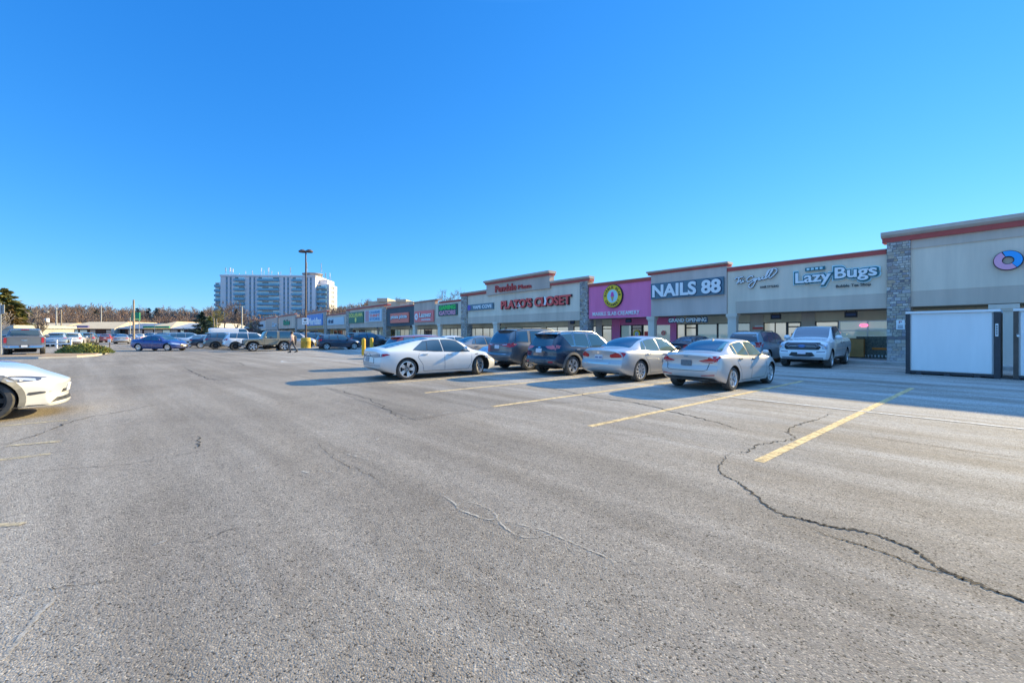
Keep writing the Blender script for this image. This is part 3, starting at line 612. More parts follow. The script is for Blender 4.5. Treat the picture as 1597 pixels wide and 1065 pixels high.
e = empty('window_poster', PW(20.55 * K, TW - .03, 1.55), TH, 'round cone emblem poster on the dark door of the magenta shop', 'poster')
disc(e, .34, gold, -.02, .0, 'ring'); disc(e, .2, mat('sign_ice2', (.5, .75, .78)), -.03, -.021, 'centre'); MB().prism([(-.06, .02), (.06, .02), (0, -.17)], -.04, -.031).build('cone', mat('sign_pink2', (.75, .1, .38)), e)
e = empty('window_poster', PW(19.35 * K, TW - .03, 1.3), TH, 'bright red sale poster in the magenta shop window', 'poster')
MB().box(-.5, .5, 0, .02, -.6, .45).build('sheet', mat('poster_red', (.8, .04, .03), .5), e)
e = empty('window_poster', PW(18.1 * K, TW - .03, 1.62), TH, 'small pink rose shaped sticker on the right pane of the magenta shop', 'sticker'); disc(e, .2, mat('sign_salmon', (.7, .13, .14)), -.02, .0, 'sticker', .06)
e = empty('window_poster', PW(11.2 * K, TW - .1, 2.0), TH, 'red and white sticker by the column between salon and nail shop', 'sticker'); MB().box(-.35, .3, 0, .02, -.12, .02).build('sheet', red_m, e); MB().box(-.2, .35, 0, .02, .03, .14).build('cloud', white_m, e)
e = empty('window_poster', PW(8.95 * K + .2, TW - .04, 1.35), TH, 'orange poster on the salon glass door', 'poster'); MB().box(-.16, .16, 0, .02, -.25, .25).build('sheet', mat('poster_orange', (.75, .3, .12), .5), e)
# storage containers standing on the lot in front of the tall unit
contw = mat('container_white', (.90, .89, .86), .5, noise=.07, scale=1.4, streak=1, bump=.08, bscale=30); contb = mat('container_frame', (.05, .055, .065), .45, .3, noise=.2); contbr = mat('container_frame_brown', (.10, .075, .06), .5, noise=.2)
def container(s1, label, fr):     # s1: far (left) edge of its door face
    W_, L_, H_ = 2.42, 2.2, 2.42; e = empty('storage_container', PW(s1 - W_ / 2, 22.35, 0), TH, label, 'container', 'storage containers')
    a = W_ / 2
    MB().box(-a + .12, a - .16, .02, L_, .14, H_ - .08).build('body', contw, e)
    MB().box(-a + .16, a - .2, -.02, .019, .16, H_ - .1).build('door', contw, e)
    MB().box(-a, -a + .12, -.06, L_, .05, H_ - .08).box(a - .16, a, -.06, L_, .05, H_ - .08).build('frame', fr, e)
    MB().box(-a, a, -.08, L_ + .02, H_ - .079, H_ + .01).build('top_rail', contw, e)
    f = MB().box(-a + .12, a - .16, -.04, .018, .05, .138)
    for k in range(3): f.box(-a + .3 + k * .75, -a + .45 + k * .75, -.08, -.041, .0, .12)
    f.box(-a, -a + .15, -.1, .1, -.0, .049).box(a - .15, a, -.1, .1, .0, .049).box(-a, -a + .15, L_ - .2, L_, 0, .049).box(a - .15, a, L_ - .2, L_, 0, .049); f.build('bottom_rail', contb, e)
    p = MB().box(a - .12, a - .05, -.075, -.061, 1.48, 1.92).build('serial_plate', white_m, e)
    for k in range(6): MB().box(a - .105, a - .065, -.08, -.0755, 1.53 + k * .06, 1.565 + k * .06).build('character', dark_m, e)
    return e
container(2.98, 'white fronted storage container standing beside the stone pillar', contb)
c2 = container(.28, 'white storage container at the right edge with a brown left post', contbr)
e = empty('padlock_lamp', PW(.17, 22.2, 1.5), TH, 'small bright round lock on the brown post of the right container', 'lock'); MB().lathe([(0, -.03), (.035, -.03), (.035, .03), (0, .03)], 10, (0, 0, 0), 'y').build('lock_body', white_m, e)
MB().tube([(-.03, .0, .02), (-.03, 0, .07), (.03, 0, .07), (.03, 0, .02)], .008, 5).build('shackle', frame_al, e)
# ================================================================= vehicles
rubber = mat('tyre_rubber', (.035, .034, .033), .85, noise=.3, scale=6, col2=(.13, .125, .115)); rim_s = mat('rim_silver', (.80, .79, .77), .3, .6); rim_g = mat('rim_grey', (.16, .16, .165), .35, .7); rim_k = mat('rim_black', (.03, .03, .032), .35, .5)
well = mat('wheel_well', (.012, .012, .013), .9); carglass = glassmat('car_glass', (.03, .08, .13)); carglass2 = glassmat('car_glass_light', (.10, .16, .16)); trimk = mat('black_trim', (.025, .026, .028), .5, noise=.3, scale=5, col2=(.09, .088, .083))
chrome = mat('chrome', (.75, .75, .75), .12, 1); redlamp = mat('tail_lamp_red', (.50, .012, .02), .12, spec=.8); clearlamp = mat('headlamp_clear', (.55, .58, .62), .08, .4, spec=.9); lampdark = mat('lamp_housing', (.10, .11, .13), .12, .4, spec=.9)
platew = mat('plate_white', (.66, .68, .70), .5); plateblue = mat('plate_ink', (.05, .08, .25), .5); seam_m = mat('door_gap', (.02, .02, .02), .9); amber = mat('lamp_amber', (.6, .22, .04), .2)
def interp(tab, x):                  # monotone-ish cubic
    if x <= tab[0][0]: return tab[0][1]
    if x >= tab[-1][0]: return tab[-1][1]
    for i in range(len(tab) - 1):
        if x <= tab[i + 1][0]: break
    x0, y0 = tab[i]; x1, y1 = tab[i + 1]; h_ = x1 - x0; d = (y1 - y0) / h_
    dp = (y0 - tab[i - 1][1]) / (x0 - tab[i - 1][0]) if i > 0 else d
    dn = (tab[i + 2][1] - y1) / (tab[i + 2][0] - x1) if i + 2 < len(tab) else d
    m0 = 0 if d * dp <= 0 else 2 * d * dp / (d + dp); m1 = 0 if d * dn <= 0 else 2 * d * dn / (d + dn)
    t = (x - x0) / h_; t2 = t * t; t3 = t2 * t
    return y0 * (2 * t3 - 3 * t2 + 1) + h_ * m0 * (t3 - 2 * t2 + t) + y1 * (-2 * t3 + 3 * t2) + h_ * m1 * (t3 - t2)
def sstep(a, b, x):
    t = max(0, min(1, (x - a) / (b - a))); return t * t * (3 - 2 * t)
class Body:
    def __init__(s, S):
        s.S = S; L = S['L']; NX = 84; s.NU = 26
        xs = [L * i / NX for i in range(NX + 1)]
        xs = sorted(set([round(x, 4) for x in xs] + [.02, .05, .08, L - .02, L - .05, L - .08] + S.get('xtra', [])))
        vs = []; s.sec = [s.section(x) for x in xs]; n = len(s.sec[0]); s.xs = xs
        # right side (y<0) then left: full ring rows
        ring = []
        for x, sc_ in zip(xs, s.sec):
            row = []
            for (y, z) in sc_: row.append((y, z))
            for (y, z) in reversed(sc_[1:-1]): row.append((-y, z))
            ring.append([(x, y, z) for y, z in row])
        m = len(ring[0]); fs = []
        for r in ring: vs += r
        for i in range(len(ring) - 1):
            for j in range(m):
                a, b = i * m + j, i * m + (j + 1) % m; c, d = b + m, a + m; fs.append((a, b, c, d))
        # end caps as grids
        C = 8
        for end, base in ((0, 0), (1, (len(ring) - 1) * m)):
            cols = []
            for j in range(n):
                l = base + j; r_ = base + (m - j) % m
                if j == 0 or j == n - 1: cols.append([l] * 1); continue
                row = [l]
                yl = vs[l][1]; z = vs[l][2]; x = vs[l][0]
                for k in range(1, C): vs.append((x, yl * (1 - 2 * k / C), z)); row.append(len(vs) - 1)
                row.append(r_); cols.append(row)
            for j in range(n - 1):
                A, B = cols[j], cols[j + 1]
                if len(A) == 1:
                    for k in range(len(B) - 1): fs.append((A[0], B[k], B[k + 1]) if end == 0 else (A[0], B[k + 1], B[k]))
                elif len(B) == 1:
                    for k in range(len(A) - 1): fs.append((A[k], B[0], A[k + 1]) if end == 0 else (A[k], A[k + 1], B[0]))
                else:
                    for k in range(len(A) - 1): fs.append((A[k], B[k], B[k + 1], A[k + 1]) if end == 0 else (A[k], A[k + 1], B[k + 1], B[k]))
        W2 = S['W'] / 2; fr = S.get('frange', .8)
        out = []
        for x, y, z in vs:
            yy = min(1, abs(y) / W2)
            f0 = 1 - sstep(0, fr, x); f1 = 1 - sstep(0, fr, L - x)
            dx = f0 * (interp(S['rear'], z) + S.get('rc', .22) * yy ** 3) - f1 * (interp(S['front'], z) + S.get('fc', .38) * yy ** 2.6)
            out.append((x + dx, y, z))
        s.v = out; s.f = fs
        s.bvh = BVHTree.FromPolygons([Vector(p) for p in out], fs)
    def section(s, x):
        S = s.S; zt = interp(S['top'], x); zb = min(interp(S['belt'], x), zt - .015); w_ = interp(S['plan'], x); zl = interp(S['bottom'], x)
        pts = [(0, zl), (-w_ * .45, zl), (-w_ * .86, zl)]
        prof = S.get('prof', [(0, .93), (.08, .965), (.22, .985), (.42, 1.0), (.62, .998), (.82, .975), (.93, .945), (1, .905)])
        for k in range(0, 13):
            p = k / 12; pts.append((-w_ * interp(prof, p), zl + (zb - zl) * p))
        yb = w_ * prof[-1][1]; c = sstep(.12, .42, zt - zb); rw = interp(S['roofw'], x)
        yr = yb * .80 * (1 - c) + rw * c; zr = zb + (zt - zb) * (.62 * (1 - c) + S.get('crown', .87) * c)
        nu = 9
        for k in range(1, nu + 1):
            t = k / nu
            # quadratic from belt to rail with a slight bulge then rounding
            bx = yb + (yr - yb) * t + math.sin(math.pi * t) * .018 * c; bz = zb + (zr - zb) * t
            if k == nu: bx -= .012 * c; bz += .0
            pts.append((-bx, bz))
        for k in range(1, 8):
            t = k / 7; cx_, cz_ = yr * .72, zt - (zt - zr) * .05
            y = (1 - t) ** 2 * (yr - .012 * c) + 2 * t * (1 - t) * cx_ + 0; z = (1 - t) ** 2 * zr + 2 * t * (1 - t) * cz_ + t * t * zt
            pts.append((-y, z))
        pts[-1] = (0, zt); return pts
    def rail(s, x): return s.section(x)[15 + 9]
    def beltpt(s, x): return s.section(x)[15]
    def ray(s, p, axis, sgn=1):
        if axis == 'side': o, d = Vector((p[0], -3 * sgn, p[1])), Vector((0, sgn, 0))
        elif axis == 'rear': o, d = Vector((-3, p[0], p[1])), Vector((1, 0, 0))
        elif axis == 'front': o, d = Vector((s.S['L'] + 3, p[0], p[1])), Vector((-1, 0, 0))
        else: o, d = Vector((p[0], p[1], 4)), Vector((0, 0, -1))
        h_ = s.bvh.ray_cast(o, d)
        if h_[0] is None:
            h_ = s.bvh.find_nearest(o + d * (3.0 if axis in ('rear', 'front') else 2.1))
        return h_[0], h_[1]
    def patch(s, mb, poly, axis, off=.004, sgn=1, step=.08, skirt=.012, mi=0):
        bm = bmesh.new(); f = bm.faces.new([bm.verts.new((p[0], p[1], 0)) for p in poly])
        for ax in (0, 1):
            a = min(p[ax] for p in poly); b = max(p[ax] for p in poly); k = int((b - a) / step)
            for i in range(1, k + 1):
                q = a + (b - a) * i / (k + 1); nrm = [0, 0, 0]; nrm[ax] = 1; co = [0, 0, 0]; co[ax] = q
                bmesh.ops.bisect_plane(bm, geom=bm.verts[:] + bm.edges[:] + bm.faces[:], plane_co=co, plane_no=nrm)
        bmesh.ops.triangulate(bm, faces=[f_ for f_ in bm.faces if len(f_.verts) > 4])
        bm.verts.index_update(); vs = []; back = []
        dirn = {'side': Vector((0, -sgn, 0)), 'rear': Vector((-1, 0, 0)), 'front': Vector((1, 0, 0)), 'top': Vector((0, 0, 1))}[axis]
        for v in bm.verts:
            co, nn = s.ray((v.co.x, v.co.y), axis, sgn)
            if nn.dot(dirn) < 0: nn = -nn
            n2 = (nn + dirn * .3).normalized(); vs.append(co + n2 * off); back.append(co - n2 * skirt)
        n0 = len(vs); fs = [tuple(v.index for v in f_.verts) for f_ in bm.faces]
        ref = dirn
        def ok(f_):
            a, b, c = (vs[i] for i in f_[:3]); return (b - a).cross(c - a).dot(ref) > 0
        fs = [f_ if ok(f_) else tuple(reversed(f_)) for f_ in fs]
        cnt = {}
        for f_ in fs:
            for i in range(len(f_)): cnt[(f_[i], f_[(i + 1) % len(f_)])] = 1
        sk = [(b, a, a + n0, b + n0) for (a, b) in cnt if (b, a) not in cnt]
        mb.add(vs + back, fs + sk, mi); bm.free(); return mb
def rrect(x0, x1, z0, z1, r, n=4):
    P = []
    for cx, cz, a0 in ((x1 - r, z0 + r, -90), (x1 - r, z1 - r, 0), (x0 + r, z1 - r, 90), (x0 + r, z0 + r, 180)):
        for k in range(n + 1): a = R(a0 + 90 * k / n); P.append((cx + r * math.cos(a), cz + r * math.sin(a)))
    return P
WH = {}
def wheel_mesh(r, wd, style, rimr=.68):
    key = (r, wd, style)
    if key in WH: return WH[key]
    h_ = wd / 2; rr_ = r * rimr
    t = MB().lathe([(rr_, -h_ * .9), (rr_ + .012, -h_), (r * .93, -h_ * .98), (r * .985, -h_ * .8), (r, -h_ * .5), (r, h_ * .5), (r * .985, h_ * .8), (r * .93, h_ * .98), (rr_ + .012, h_), (rr_, h_ * .9), (rr_ - .02, 0), (rr_, -h_ * .9)], 36, axis='y')
    tm = t.build('tyre', rubber, smooth=40); tme = tm.data; bpy.data.objects.remove(tm)
    k = MB(); y0 = -h_ * .92
    k.lathe([(rr_ - .02, y0 + .05), (rr_ + .004, y0 - .004), (rr_ - .018, y0 - .006), (rr_ - .03, y0 + .02), (rr_ - .035, h_ * .9)], 36, axis='y', mi=0)
    k.lathe([(0, .01), (rr_ - .03, .01)], 24, axis='y', mi=1)                       # dark back
    k.lathe([(0, -.02), (rr_ * .55, -.02), (rr_ * .55, .005)], 20, axis='y', mi=2)      # brake disc
    k.lathe([(0, y0 + .012), (r * .09, y0 + .01), (r * .11, y0 + .02), (r * .13, y0 + .06)], 14, axis='y', mi=0)
    def spoke(a, w0, w1, tw=0):
        ca, sa = math.cos(a), math.sin(a); P = []
        for q, wq, dy in ((r * .08, w0, .016), (rr_ - .015, w1, .0)):
            aa = a + (tw if q > r * .2 else 0); cx, cz = q * math.cos(aa), q * math.sin(aa)
            P.append([(cx - sa * wq, y0 + dy + .002, cz + ca * wq), (cx + sa * wq, y0 + dy + .002, cz - ca * wq), (cx + sa * wq * .7, y0 + dy + .05, cz - ca * wq * .7), (cx - sa * wq * .7, y0 + dy + .05, cz + ca * wq * .7)])
        k.add(P[0] + P[1], [(0, 1, 5, 4), (1, 2, 6, 5), (2, 3, 7, 6), (3, 0, 4, 7)], 0)
    if style == 'ten':
        for i in range(10): spoke(2 * math.pi * i / 10, .020, .032)
    elif style == 'split':
        for i in range(5):
            for dd in (-.2, .2): spoke(2 * math.pi * i / 5 + dd * .55, .014, .018, dd * .5)
    elif style == 'star':
        for i in range(5): spoke(2 * math.pi * i / 5, .03, .045)
    elif style == 'y':
        for i in range(5):
            spoke(2 * math.pi * i / 5, .02, .03, -.16); spoke(2 * math.pi * i / 5, .02, .03, .16)
    elif style == 'six':
        for i in range(6): spoke(2 * math.pi * i / 6, .035, .055)
    for i in range(5): a = 2 * math.pi * (i + .5) / 5; k.lathe([(0, y0 + .0), (.012, y0 + .002), (.012, y0 + .03)], 6, (r * .075 * math.cos(a), 0, r * .075 * math.sin(a)), 'y', 2)
    km = k.build('rim', [rim_s, well, rim_g], smooth=35); kme = km.data; bpy.data.objects.remove(km)
    WH[key] = (tme, kme); return WH[key]
def make_car(kind, S, paint, label, group=None, loc=(0, 0), head=0, rimm=None, lod=0):
    """S: spec; local x runs from the tail (0) to the nose (L); the Empty sits on the ground under the middle."""
    B = Body(S); L = S['L']; W2 = S['W'] / 2; r = S['r']; ax_ = S['axles']
    root = empty(kind, (loc[0], loc[1], 0), head, label, S.get('cat', 'car'), group); org = (L / 2, 0, 0)
    me = bpy.data.meshes.new('body'); me.from_pydata(B.v, [], B.f); me.materials.append(paint); me.materials.append(well); me.materials.append(S.get('cladm', trimk))
    me.update()
    ob = bpy.data.objects.new('tmp', me); COL.objects.link(ob)
    cut = MB()
    for xa in ax_:
        for sg in (-1, 1):
            wv = abs(B.ray((xa, r + .25), 'side', 1)[0].y)
            n = 28; ra = r + S.get('gap', .055); y0, y1 = sorted((sg * (wv - .32), sg * (wv + .5)))
            pts0 = [(xa + ra * math.cos(2 * math.pi * j / n), y0, r + ra * math.sin(2 * math.pi * j / n)) for j in range(n)]
            pts1 = [(p[0], y1, p[2]) for p in pts0]
            cut.add(pts0 + pts1, [tuple(range(n)), tuple(range(2 * n - 1, n - 1, -1))] + [(j, j + n, (j + 1) % n + n, (j + 1) % n) for j in range(n)], 0)
    co = cut.build('cut', well); bmc = bmesh.new(); bmc.from_mesh(co.data); bmesh.ops.recalc_face_normals(bmc, faces=bmc.faces); bmc.to_mesh(co.data); bmc.free()
    bmb = bmesh.new(); bmb.from_mesh(me); bmesh.ops.remove_doubles(bmb, verts=bmb.verts, dist=1e-5); bmesh.ops.recalc_face_normals(bmb, faces=bmb.faces); bmb.to_mesh(me); bmb.free()
    md = ob.modifiers.new('b', 'BOOLEAN'); md.operation = 'DIFFERENCE'; md.object = co; md.solver = 'EXACT'; md.material_mode = 'TRANSFER'
    dg = bpy.context.evaluated_depsgraph_get(); nm = bpy.data.meshes.new_from_object(ob.evaluated_get(dg))
    bpy.data.objects.remove(ob); bpy.data.objects.remove(co); nm.name = 'body'
    if len(nm.polygons) < 500: nm = me
    for v in nm.vertices: v.co.x -= L / 2
    nm.polygons.foreach_set('use_smooth', [True] * len(nm.polygons)); nm.set_sharp_from_angle(angle=R(42)); nm.update()
    if nm.materials[0] != paint:
        pass
    body = link('body', nm, root)
    def part(mb, name, m, parent=root, smooth=40): return mb.build(name, m, parent, org, smooth) if mb.v else None
    # side windows
    gm = S.get('glass', carglass)
    def winpoly(w_):
        xb0, xb1, xt0, xt1 = w_[:4]; n = 7; lo = [];
        for k in range(n + 1):
            x = xb0 + (xb1 - xb0) * k / n; lo.append((x, min(B.beltpt(x)[1] + .025, B.rail(x)[1] - .01)))
        hi = []
        for k in range(n + 1):
            x = xt1 + (xt0 - xt1) * k / n; hi.append((x, B.rail(x)[1] - .03))
        P = lo + hi; out = []
        for p in P:
            if not out or (abs(p[0] - out[-1][0]) + abs(p[1] - out[-1][1])) > .012: out.append(p)
        return out
    sur = MB()
    allw = S['wins']
    for sg in (1, -1):
        for w_ in allw:
            mb = MB(); P = winpoly(w_)
            B.patch(mb, P, 'side', .007, sg); part(mb, 'side_window', gm)
            cx = sum(p[0] for p in P) / len(P); cz = sum(p[1] for p in P) / len(P); Q = []
            for p in P:
                dx, dz = p[0] - cx, p[1] - cz; q = .022 / max(.1, math.hypot(dx, dz)); Q.append((p[0] + dx * q * 1.2, p[1] + dz * q * 1.1))
            B.patch(sur, Q, 'side', .0035, sg)
    part(sur, 'window_trim', S.get('wtrim', trimk))
    # windscreen and rear window
    for nme, (x0, x1, axis, z0, z1, kk) in (('windshield', S['ws']), ('rear_window', S['rw'])):
        mb = MB()
        if axis == 'top':
            n = 8; a = []; b = []
            for k in range(n + 1):
                x = x0 + (x1 - x0) * k / n; y = abs(B.rail(x)[0]) * kk; a.append((x, -y)); b.append((x, y))
            B.patch(mb, a + b[::-1], 'top', .006, step=.1)
        else:
            P = []; n = 5; yw = kk
            P = [(-yw[0], z0), (yw[0], z0), (yw[1], z1), (-yw[1], z1)]
            P2 = []
            for i in range(4):
                p, q = P[i], P[(i + 1) % 4]
                for k in range(4): P2.append((p[0] + (q[0] - p[0]) * k / 4, p[1] + (q[1] - p[1]) * k / 4))
            B.patch(mb, P2, axis, .006, step=.1)
        part(mb, nme, S.get('rglass', carglass) if nme == 'rear_window' else carglass)
    # any listed patches: name, material, axis, poly, mirrored
    groups = {}
    for (nme, m, axis, poly, mir) in S['parts']:
        if axis == 'side':
            for sg in (1, -1): mb = groups.setdefault((nme, m, sg if nme not in JOIN else 0), MB()); B.patch(mb, poly, 'side', .012 if nme in ('headlight', 'tail_light_tip') else (.006 if nme != 'door_seam' else .002), sg, skirt=.01)
        else:
            polys = [poly] + ([[(-p[0], p[1]) for p in poly]] if mir else [])
            for i, q in enumerate(polys):
                sg = (1 if sum(p[0] for p in q) < 0 else -1) if mir else 0
                mb = groups.setdefault((nme, m, (sg if nme not in JOIN else 0) if nme not in ('licence_plate', 'bumper_trim') else axis), MB()); B.patch(mb, q, axis, .02 if nme == 'licence_plate' else (.012 if nme in ('headlight_cell', 'tail_light_detail', 'badge') else .007), skirt=.015)
    for (nme, m, sg), mb in groups.items(): part(mb, nme, m if m != 'paint' else paint)
    # plate characters
    if S.get('plate'):
        ax2, y0, z0 = S['plate']; mb = MB(); co, nn = B.ray((y0, z0), ax2); sx_ = -1 if ax2 == 'rear' else 1
        for k in range(7):
            if k == 3: continue
            y = y0 - .12 + k * .04; mb.box(co.x + sx_ * .024 - .001, co.x + sx_ * .024 + .001, y - .012, y + .012, z0 - .03, z0 + .025)
        part(mb, 'plate_characters', plateblue, smooth=None)
    # seams
    sm = MB()
    for pts in S.get('seams', []):
        for sg in (1, -1):
            for p, q in zip(pts[:-1], pts[1:]):
                d = Vector((q[0] - p[0], q[1] - p[1])).normalized() * .005; nx_, nz_ = -d.y, d.x
                B.patch(sm, [(p[0] + nx_, p[1] + nz_), (p[0] - nx_, p[1] - nz_), (q[0] - nx_, q[1] - nz_), (q[0] + nx_, q[1] + nz_)], 'side', .0015, sg, skirt=.004)
    part(sm, 'door_seam', seam_m)
    # handles, mirrors
    for hx, hz in S.get('handles', []):
        for sg in (1, -1):
            c, nn = B.ray((hx, hz), 'side', sg); y = c.y
            mb = MB(); yo = y - sg * .03
            mb.prism(rrect(hx - .10, hx + .10, hz - .016, hz + .016, .012, 2), min(yo, y), max(yo, y), 'y'); part(mb, 'door_handle', S.get('hm', paint), smooth=30)
    mx, mz = S['mirror']
    for sg in (1, -1):
        c, nn = B.ray((mx, mz - .03), 'side', sg); y = c.y; q = MB(); ms = S.get('msize', 1.)
        q.lathe([(0, -.10 * ms), (.055 * ms, -.085 * ms), (.075 * ms, -.03 * ms), (.07 * ms, .05 * ms), (.0, .10 * ms)], 12, (mx, 0, mz + .03), 'y')
        q.v = [(v[0] - (.04 if v[0] > mx else 0) + .0, (y - sg * .15) + v[1], v[2]) for v in q.v]
        q.tube([(mx, y + sg * .02, mz - .02), (mx, y - sg * .09, mz + .01)], .025, 6)
        part(q, 'mirror', S.get('mirm', paint), smooth=50)
    # roof rails, antenna
    if S.get('rails'):
        xa, xb = S['rails']
        for sg in (1, -1):
            q = MB(); P = []
            for k in range(9):
                x = xa + (xb - xa) * k / 8; yr, zr = B.rail(x); P.append((x, sg * (abs(yr) - .06), max(B.ray((x, sg * (abs(yr) - .06)), 'top')[0].z, 0) + (.045 if 0 < k < 8 else -.005)))
            q.tube(P, .018, 6); part(q, 'roof_rail', S.get('railm', rim_s), smooth=50)
    if S.get('fin'):
        x = S['fin']; z = B.ray((x, 0), 'top')[0].z; q = MB(); q.prism([(x - .07, z - .01), (x + .1, z - .01), (x - .03, z + .06), (x - .06, z + .06)], -.015, .015, 'y'); part(q, 'roof_antenna', 'x' and S.get('finm', paint), smooth=None)
    # arch flares
    if S.get('flare'):
        rin, rout = r + S.get('gap', .055) - .006, r + S.get('gap', .055) + S['flare']
        for xa in ax_:
            for sg in (1, -1):
                q = MB(); n = 20
                for k in range(n):
                    a, b = R(-18 + 216 * k / n), R(-18 + 216 * (k + 1) / n)
                    P = [(xa + rr_ * math.cos(t), r + rr_ * math.sin(t)) for rr_, t in ((rin, a), (rout, a), (rout, b), (rin, b))]
                    if min(p[1] for p in P) < interp(S['bottom'], xa) - .02: continue
                    V_ = []
                    for p, o_ in ((P[0], .022), (P[1], .012), (P[2], .012), (P[3], .022)):
                        c, nn = B.ray((p[0], p[1]), 'side', sg); V_.append((p[0], c.y - sg * o_, p[1]))
                    V_ += [(v[0], v[1] + sg * .05, v[2]) for v in V_]
                    q.add(V_, [(0, 1, 2, 3), (3, 7, 4, 0), (1, 5, 6, 2)])
                part(q, 'arch_trim', S.get('cladm', trimk), smooth=50)
    # exhaust / underbody box to block light
    ub = MB().box(.5, L - .5, -W2 + .46, W2 - .46, .24, .40); part(ub, 'underbody', well, smooth=None)
    # wheels
    for i, xa in enumerate(ax_):
        for sg in (1, -1):
            wv = abs(B.ray((xa, r + r + .16), 'side', 1)[0].y); tw = S.get('tw', .225); y = -sg * (wv - tw / 2 + S.get('wout', -.012))
            tme, kme = wheel_mesh(r, tw, S.get('rimstyle', 'ten'), S.get('rimr', .68))
            we = empty('wheel', (xa - L / 2, y, r), 0); we.parent = root
            t_ = link('tyre', tme, we); k_ = link('rim', kme, we)
            if sg == -1: we.rotation_euler = (0, 0, math.pi)
            we.rotation_euler[2] += S.get('steer', 0) if i == 1 else 0
            rm = rimm or S.get('rimm')
            if rm: k_.material_slots[0].link = 'OBJECT'; k_.material_slots[0].material = rm
    return root
JOIN = ('door_seam', 'bumper_trim', 'sill_trim', 'grille', 'tailgate_seam', 'chrome_strip', 'spoiler', 'badge_letters')
def repaint(root, paint, label=None, group=None):
    for o in [root] + list(root.children_recursive):
        if o.type == 'MESH' and o.name.split('.')[0] in ('body', 'mirror', 'door_handle', 'spoiler', 'bumper_trim_painted', 'roof_antenna', 'hard_top', 'tailgate'):
            o.material_slots[0].link = 'OBJECT'; o.material_slots[0].material = paint
    if label: root['label'] = label
    if group: root['group'] = group
    return root
def placed(root, s, t, yaw=0.):          # yaw measured from "nose towards the shops"
    p = PW(s, t); root.location = (p.x, p.y, 0); root.rotation_euler = (0, 0, TH + math.pi / 2 + yaw); return root
def at(root, X, Y, yaw): root.location = (X, Y, 0); root.rotation_euler = (0, 0, yaw); return root
def scaletab(t, fx=1, fz=1): return [(a * fx, b * fz) for a, b in t]
# ---- specs -------------------------------------------------------
def sedan_spec(L=4.57, W=1.80, H=1.435, ax=(.98, 3.68), r=.325, tail='wrap', **kw):
    fx = L / 4.57; fz = H / 1.435; fw = W / 1.8
    X = lambda t: [(a * fx, b * fz) for a, b in t]
    S = dict(L=L, W=W, H=H, axles=ax, r=r, tw=.225,
        top=X([(0, .985), (.05, 1.03), (.10, 1.055), (.3, 1.06), (.62, 1.075), (.78, 1.10), (1.1, 1.24), (1.5, 1.365), (1.9, 1.42), (2.2, 1.435), (2.5, 1.42), (2.75, 1.36), (3.1, 1.175), (3.42, 1.005), (3.62, .955), (4.0, .885), (4.3, .80), (4.48, .70), (4.57, .62)]),
        belt=X([(0, .90), (.2, .975), (.8, .985), (1.4, .955), (2.5, .915), (3.3, .885), (3.7, .87), (4.1, .79), (4.4, .66), (4.57, .54)]),
        plan=[(a * fx, b * fw) for a, b in [(0, .80), (.1, .845), (.35, .875), (.9, .897), (2.2, .90), (3.6, .897), (4.1, .868), (4.35, .82), (4.57, .74)]],
        roofw=[(0, .58 * fw), (1.3, .57 * fw), (2.2, .60 * fw), (2.8, .60 * fw), (3.5, .66 * fw)],
        bottom=[(0, .40), (.12, .31), (.4, .25), (.9, .20), (3.9 * fx, .19), (4.35 * fx, .21), (L, .26)],
        rear=[(.2, .14), (.36, .06), (.45, .01), (.56, .0), (.66, .02), (.70, .055), (.86, .06), (.97, .035), (1.04, .02), (1.1, .03)],
        front=[(.2, .05), (.35, .0), (.5, .0), (.62, .03), (.8, .12), (1.0, .2)],
        ws=(2.60 * fx, 3.42 * fx, 'top', 0, 0, .95), rw=(.76 * fx, 1.52 * fx, 'top', 0, 0, .93),
        wins=[(1.12 * fx, 1.34 * fx, 1.34 * fx, 1.42 * fx), (1.38 * fx, 2.08 * fx, 1.46 * fx, 2.02 * fx), (2.16 * fx, 3.16 * fx, 2.10 * fx, 2.68 * fx)],
        mirror=(3.02 * fx, .98 * fz), handles=[(1.42 * fx, .86 * fz), (2.32 * fx, .84 * fz)],
        seams=[[(1.28 * fx, .95 * fz), (1.22 * fx, .80 * fz), (1.42 * fx, .55), (1.5 * fx, .27)], [(2.12 * fx, .91 * fz), (2.14 * fx, .27)], [(3.22 * fx, .88 * fz), (3.24 * fx, .5), (3.1 * fx, .27)], [(1.5 * fx, .27), (3.1 * fx, .27)]],
        parts=[], rimstyle='ten', fin=None)
    hz = fz
    S['parts'] += [('headlight', clearlamp, 'side', [(L - .75, .66 * hz), (L - .42, .58 * hz), (L - .3, .64 * hz), (L - .45, .72 * hz), (L - .78, .74 * hz)], 0),
        ('headlight', clearlamp, 'front', [(-W / 2 * .84, .60 * hz), (-W / 2 * .5, .56 * hz), (-W / 2 * .46, .62 * hz), (-W / 2 * .78, .72 * hz)], 1),
        ('grille', trimk, 'front', [(-.36, .36), (.36, .36), (.42, .56 * hz), (.30, .64 * hz), (-.30, .64 * hz), (-.42, .56 * hz)], 0),
        ('bumper_trim', trimk, 'front', [(-.7, .23), (.7, .23), (.66, .31), (-.66, .31)], 0), ('licence_plate', platew, 'front', [(-.15, .40), (.15, .40), (.15, .55), (-.15, .55)], 0)]
    S.update(kw); return S
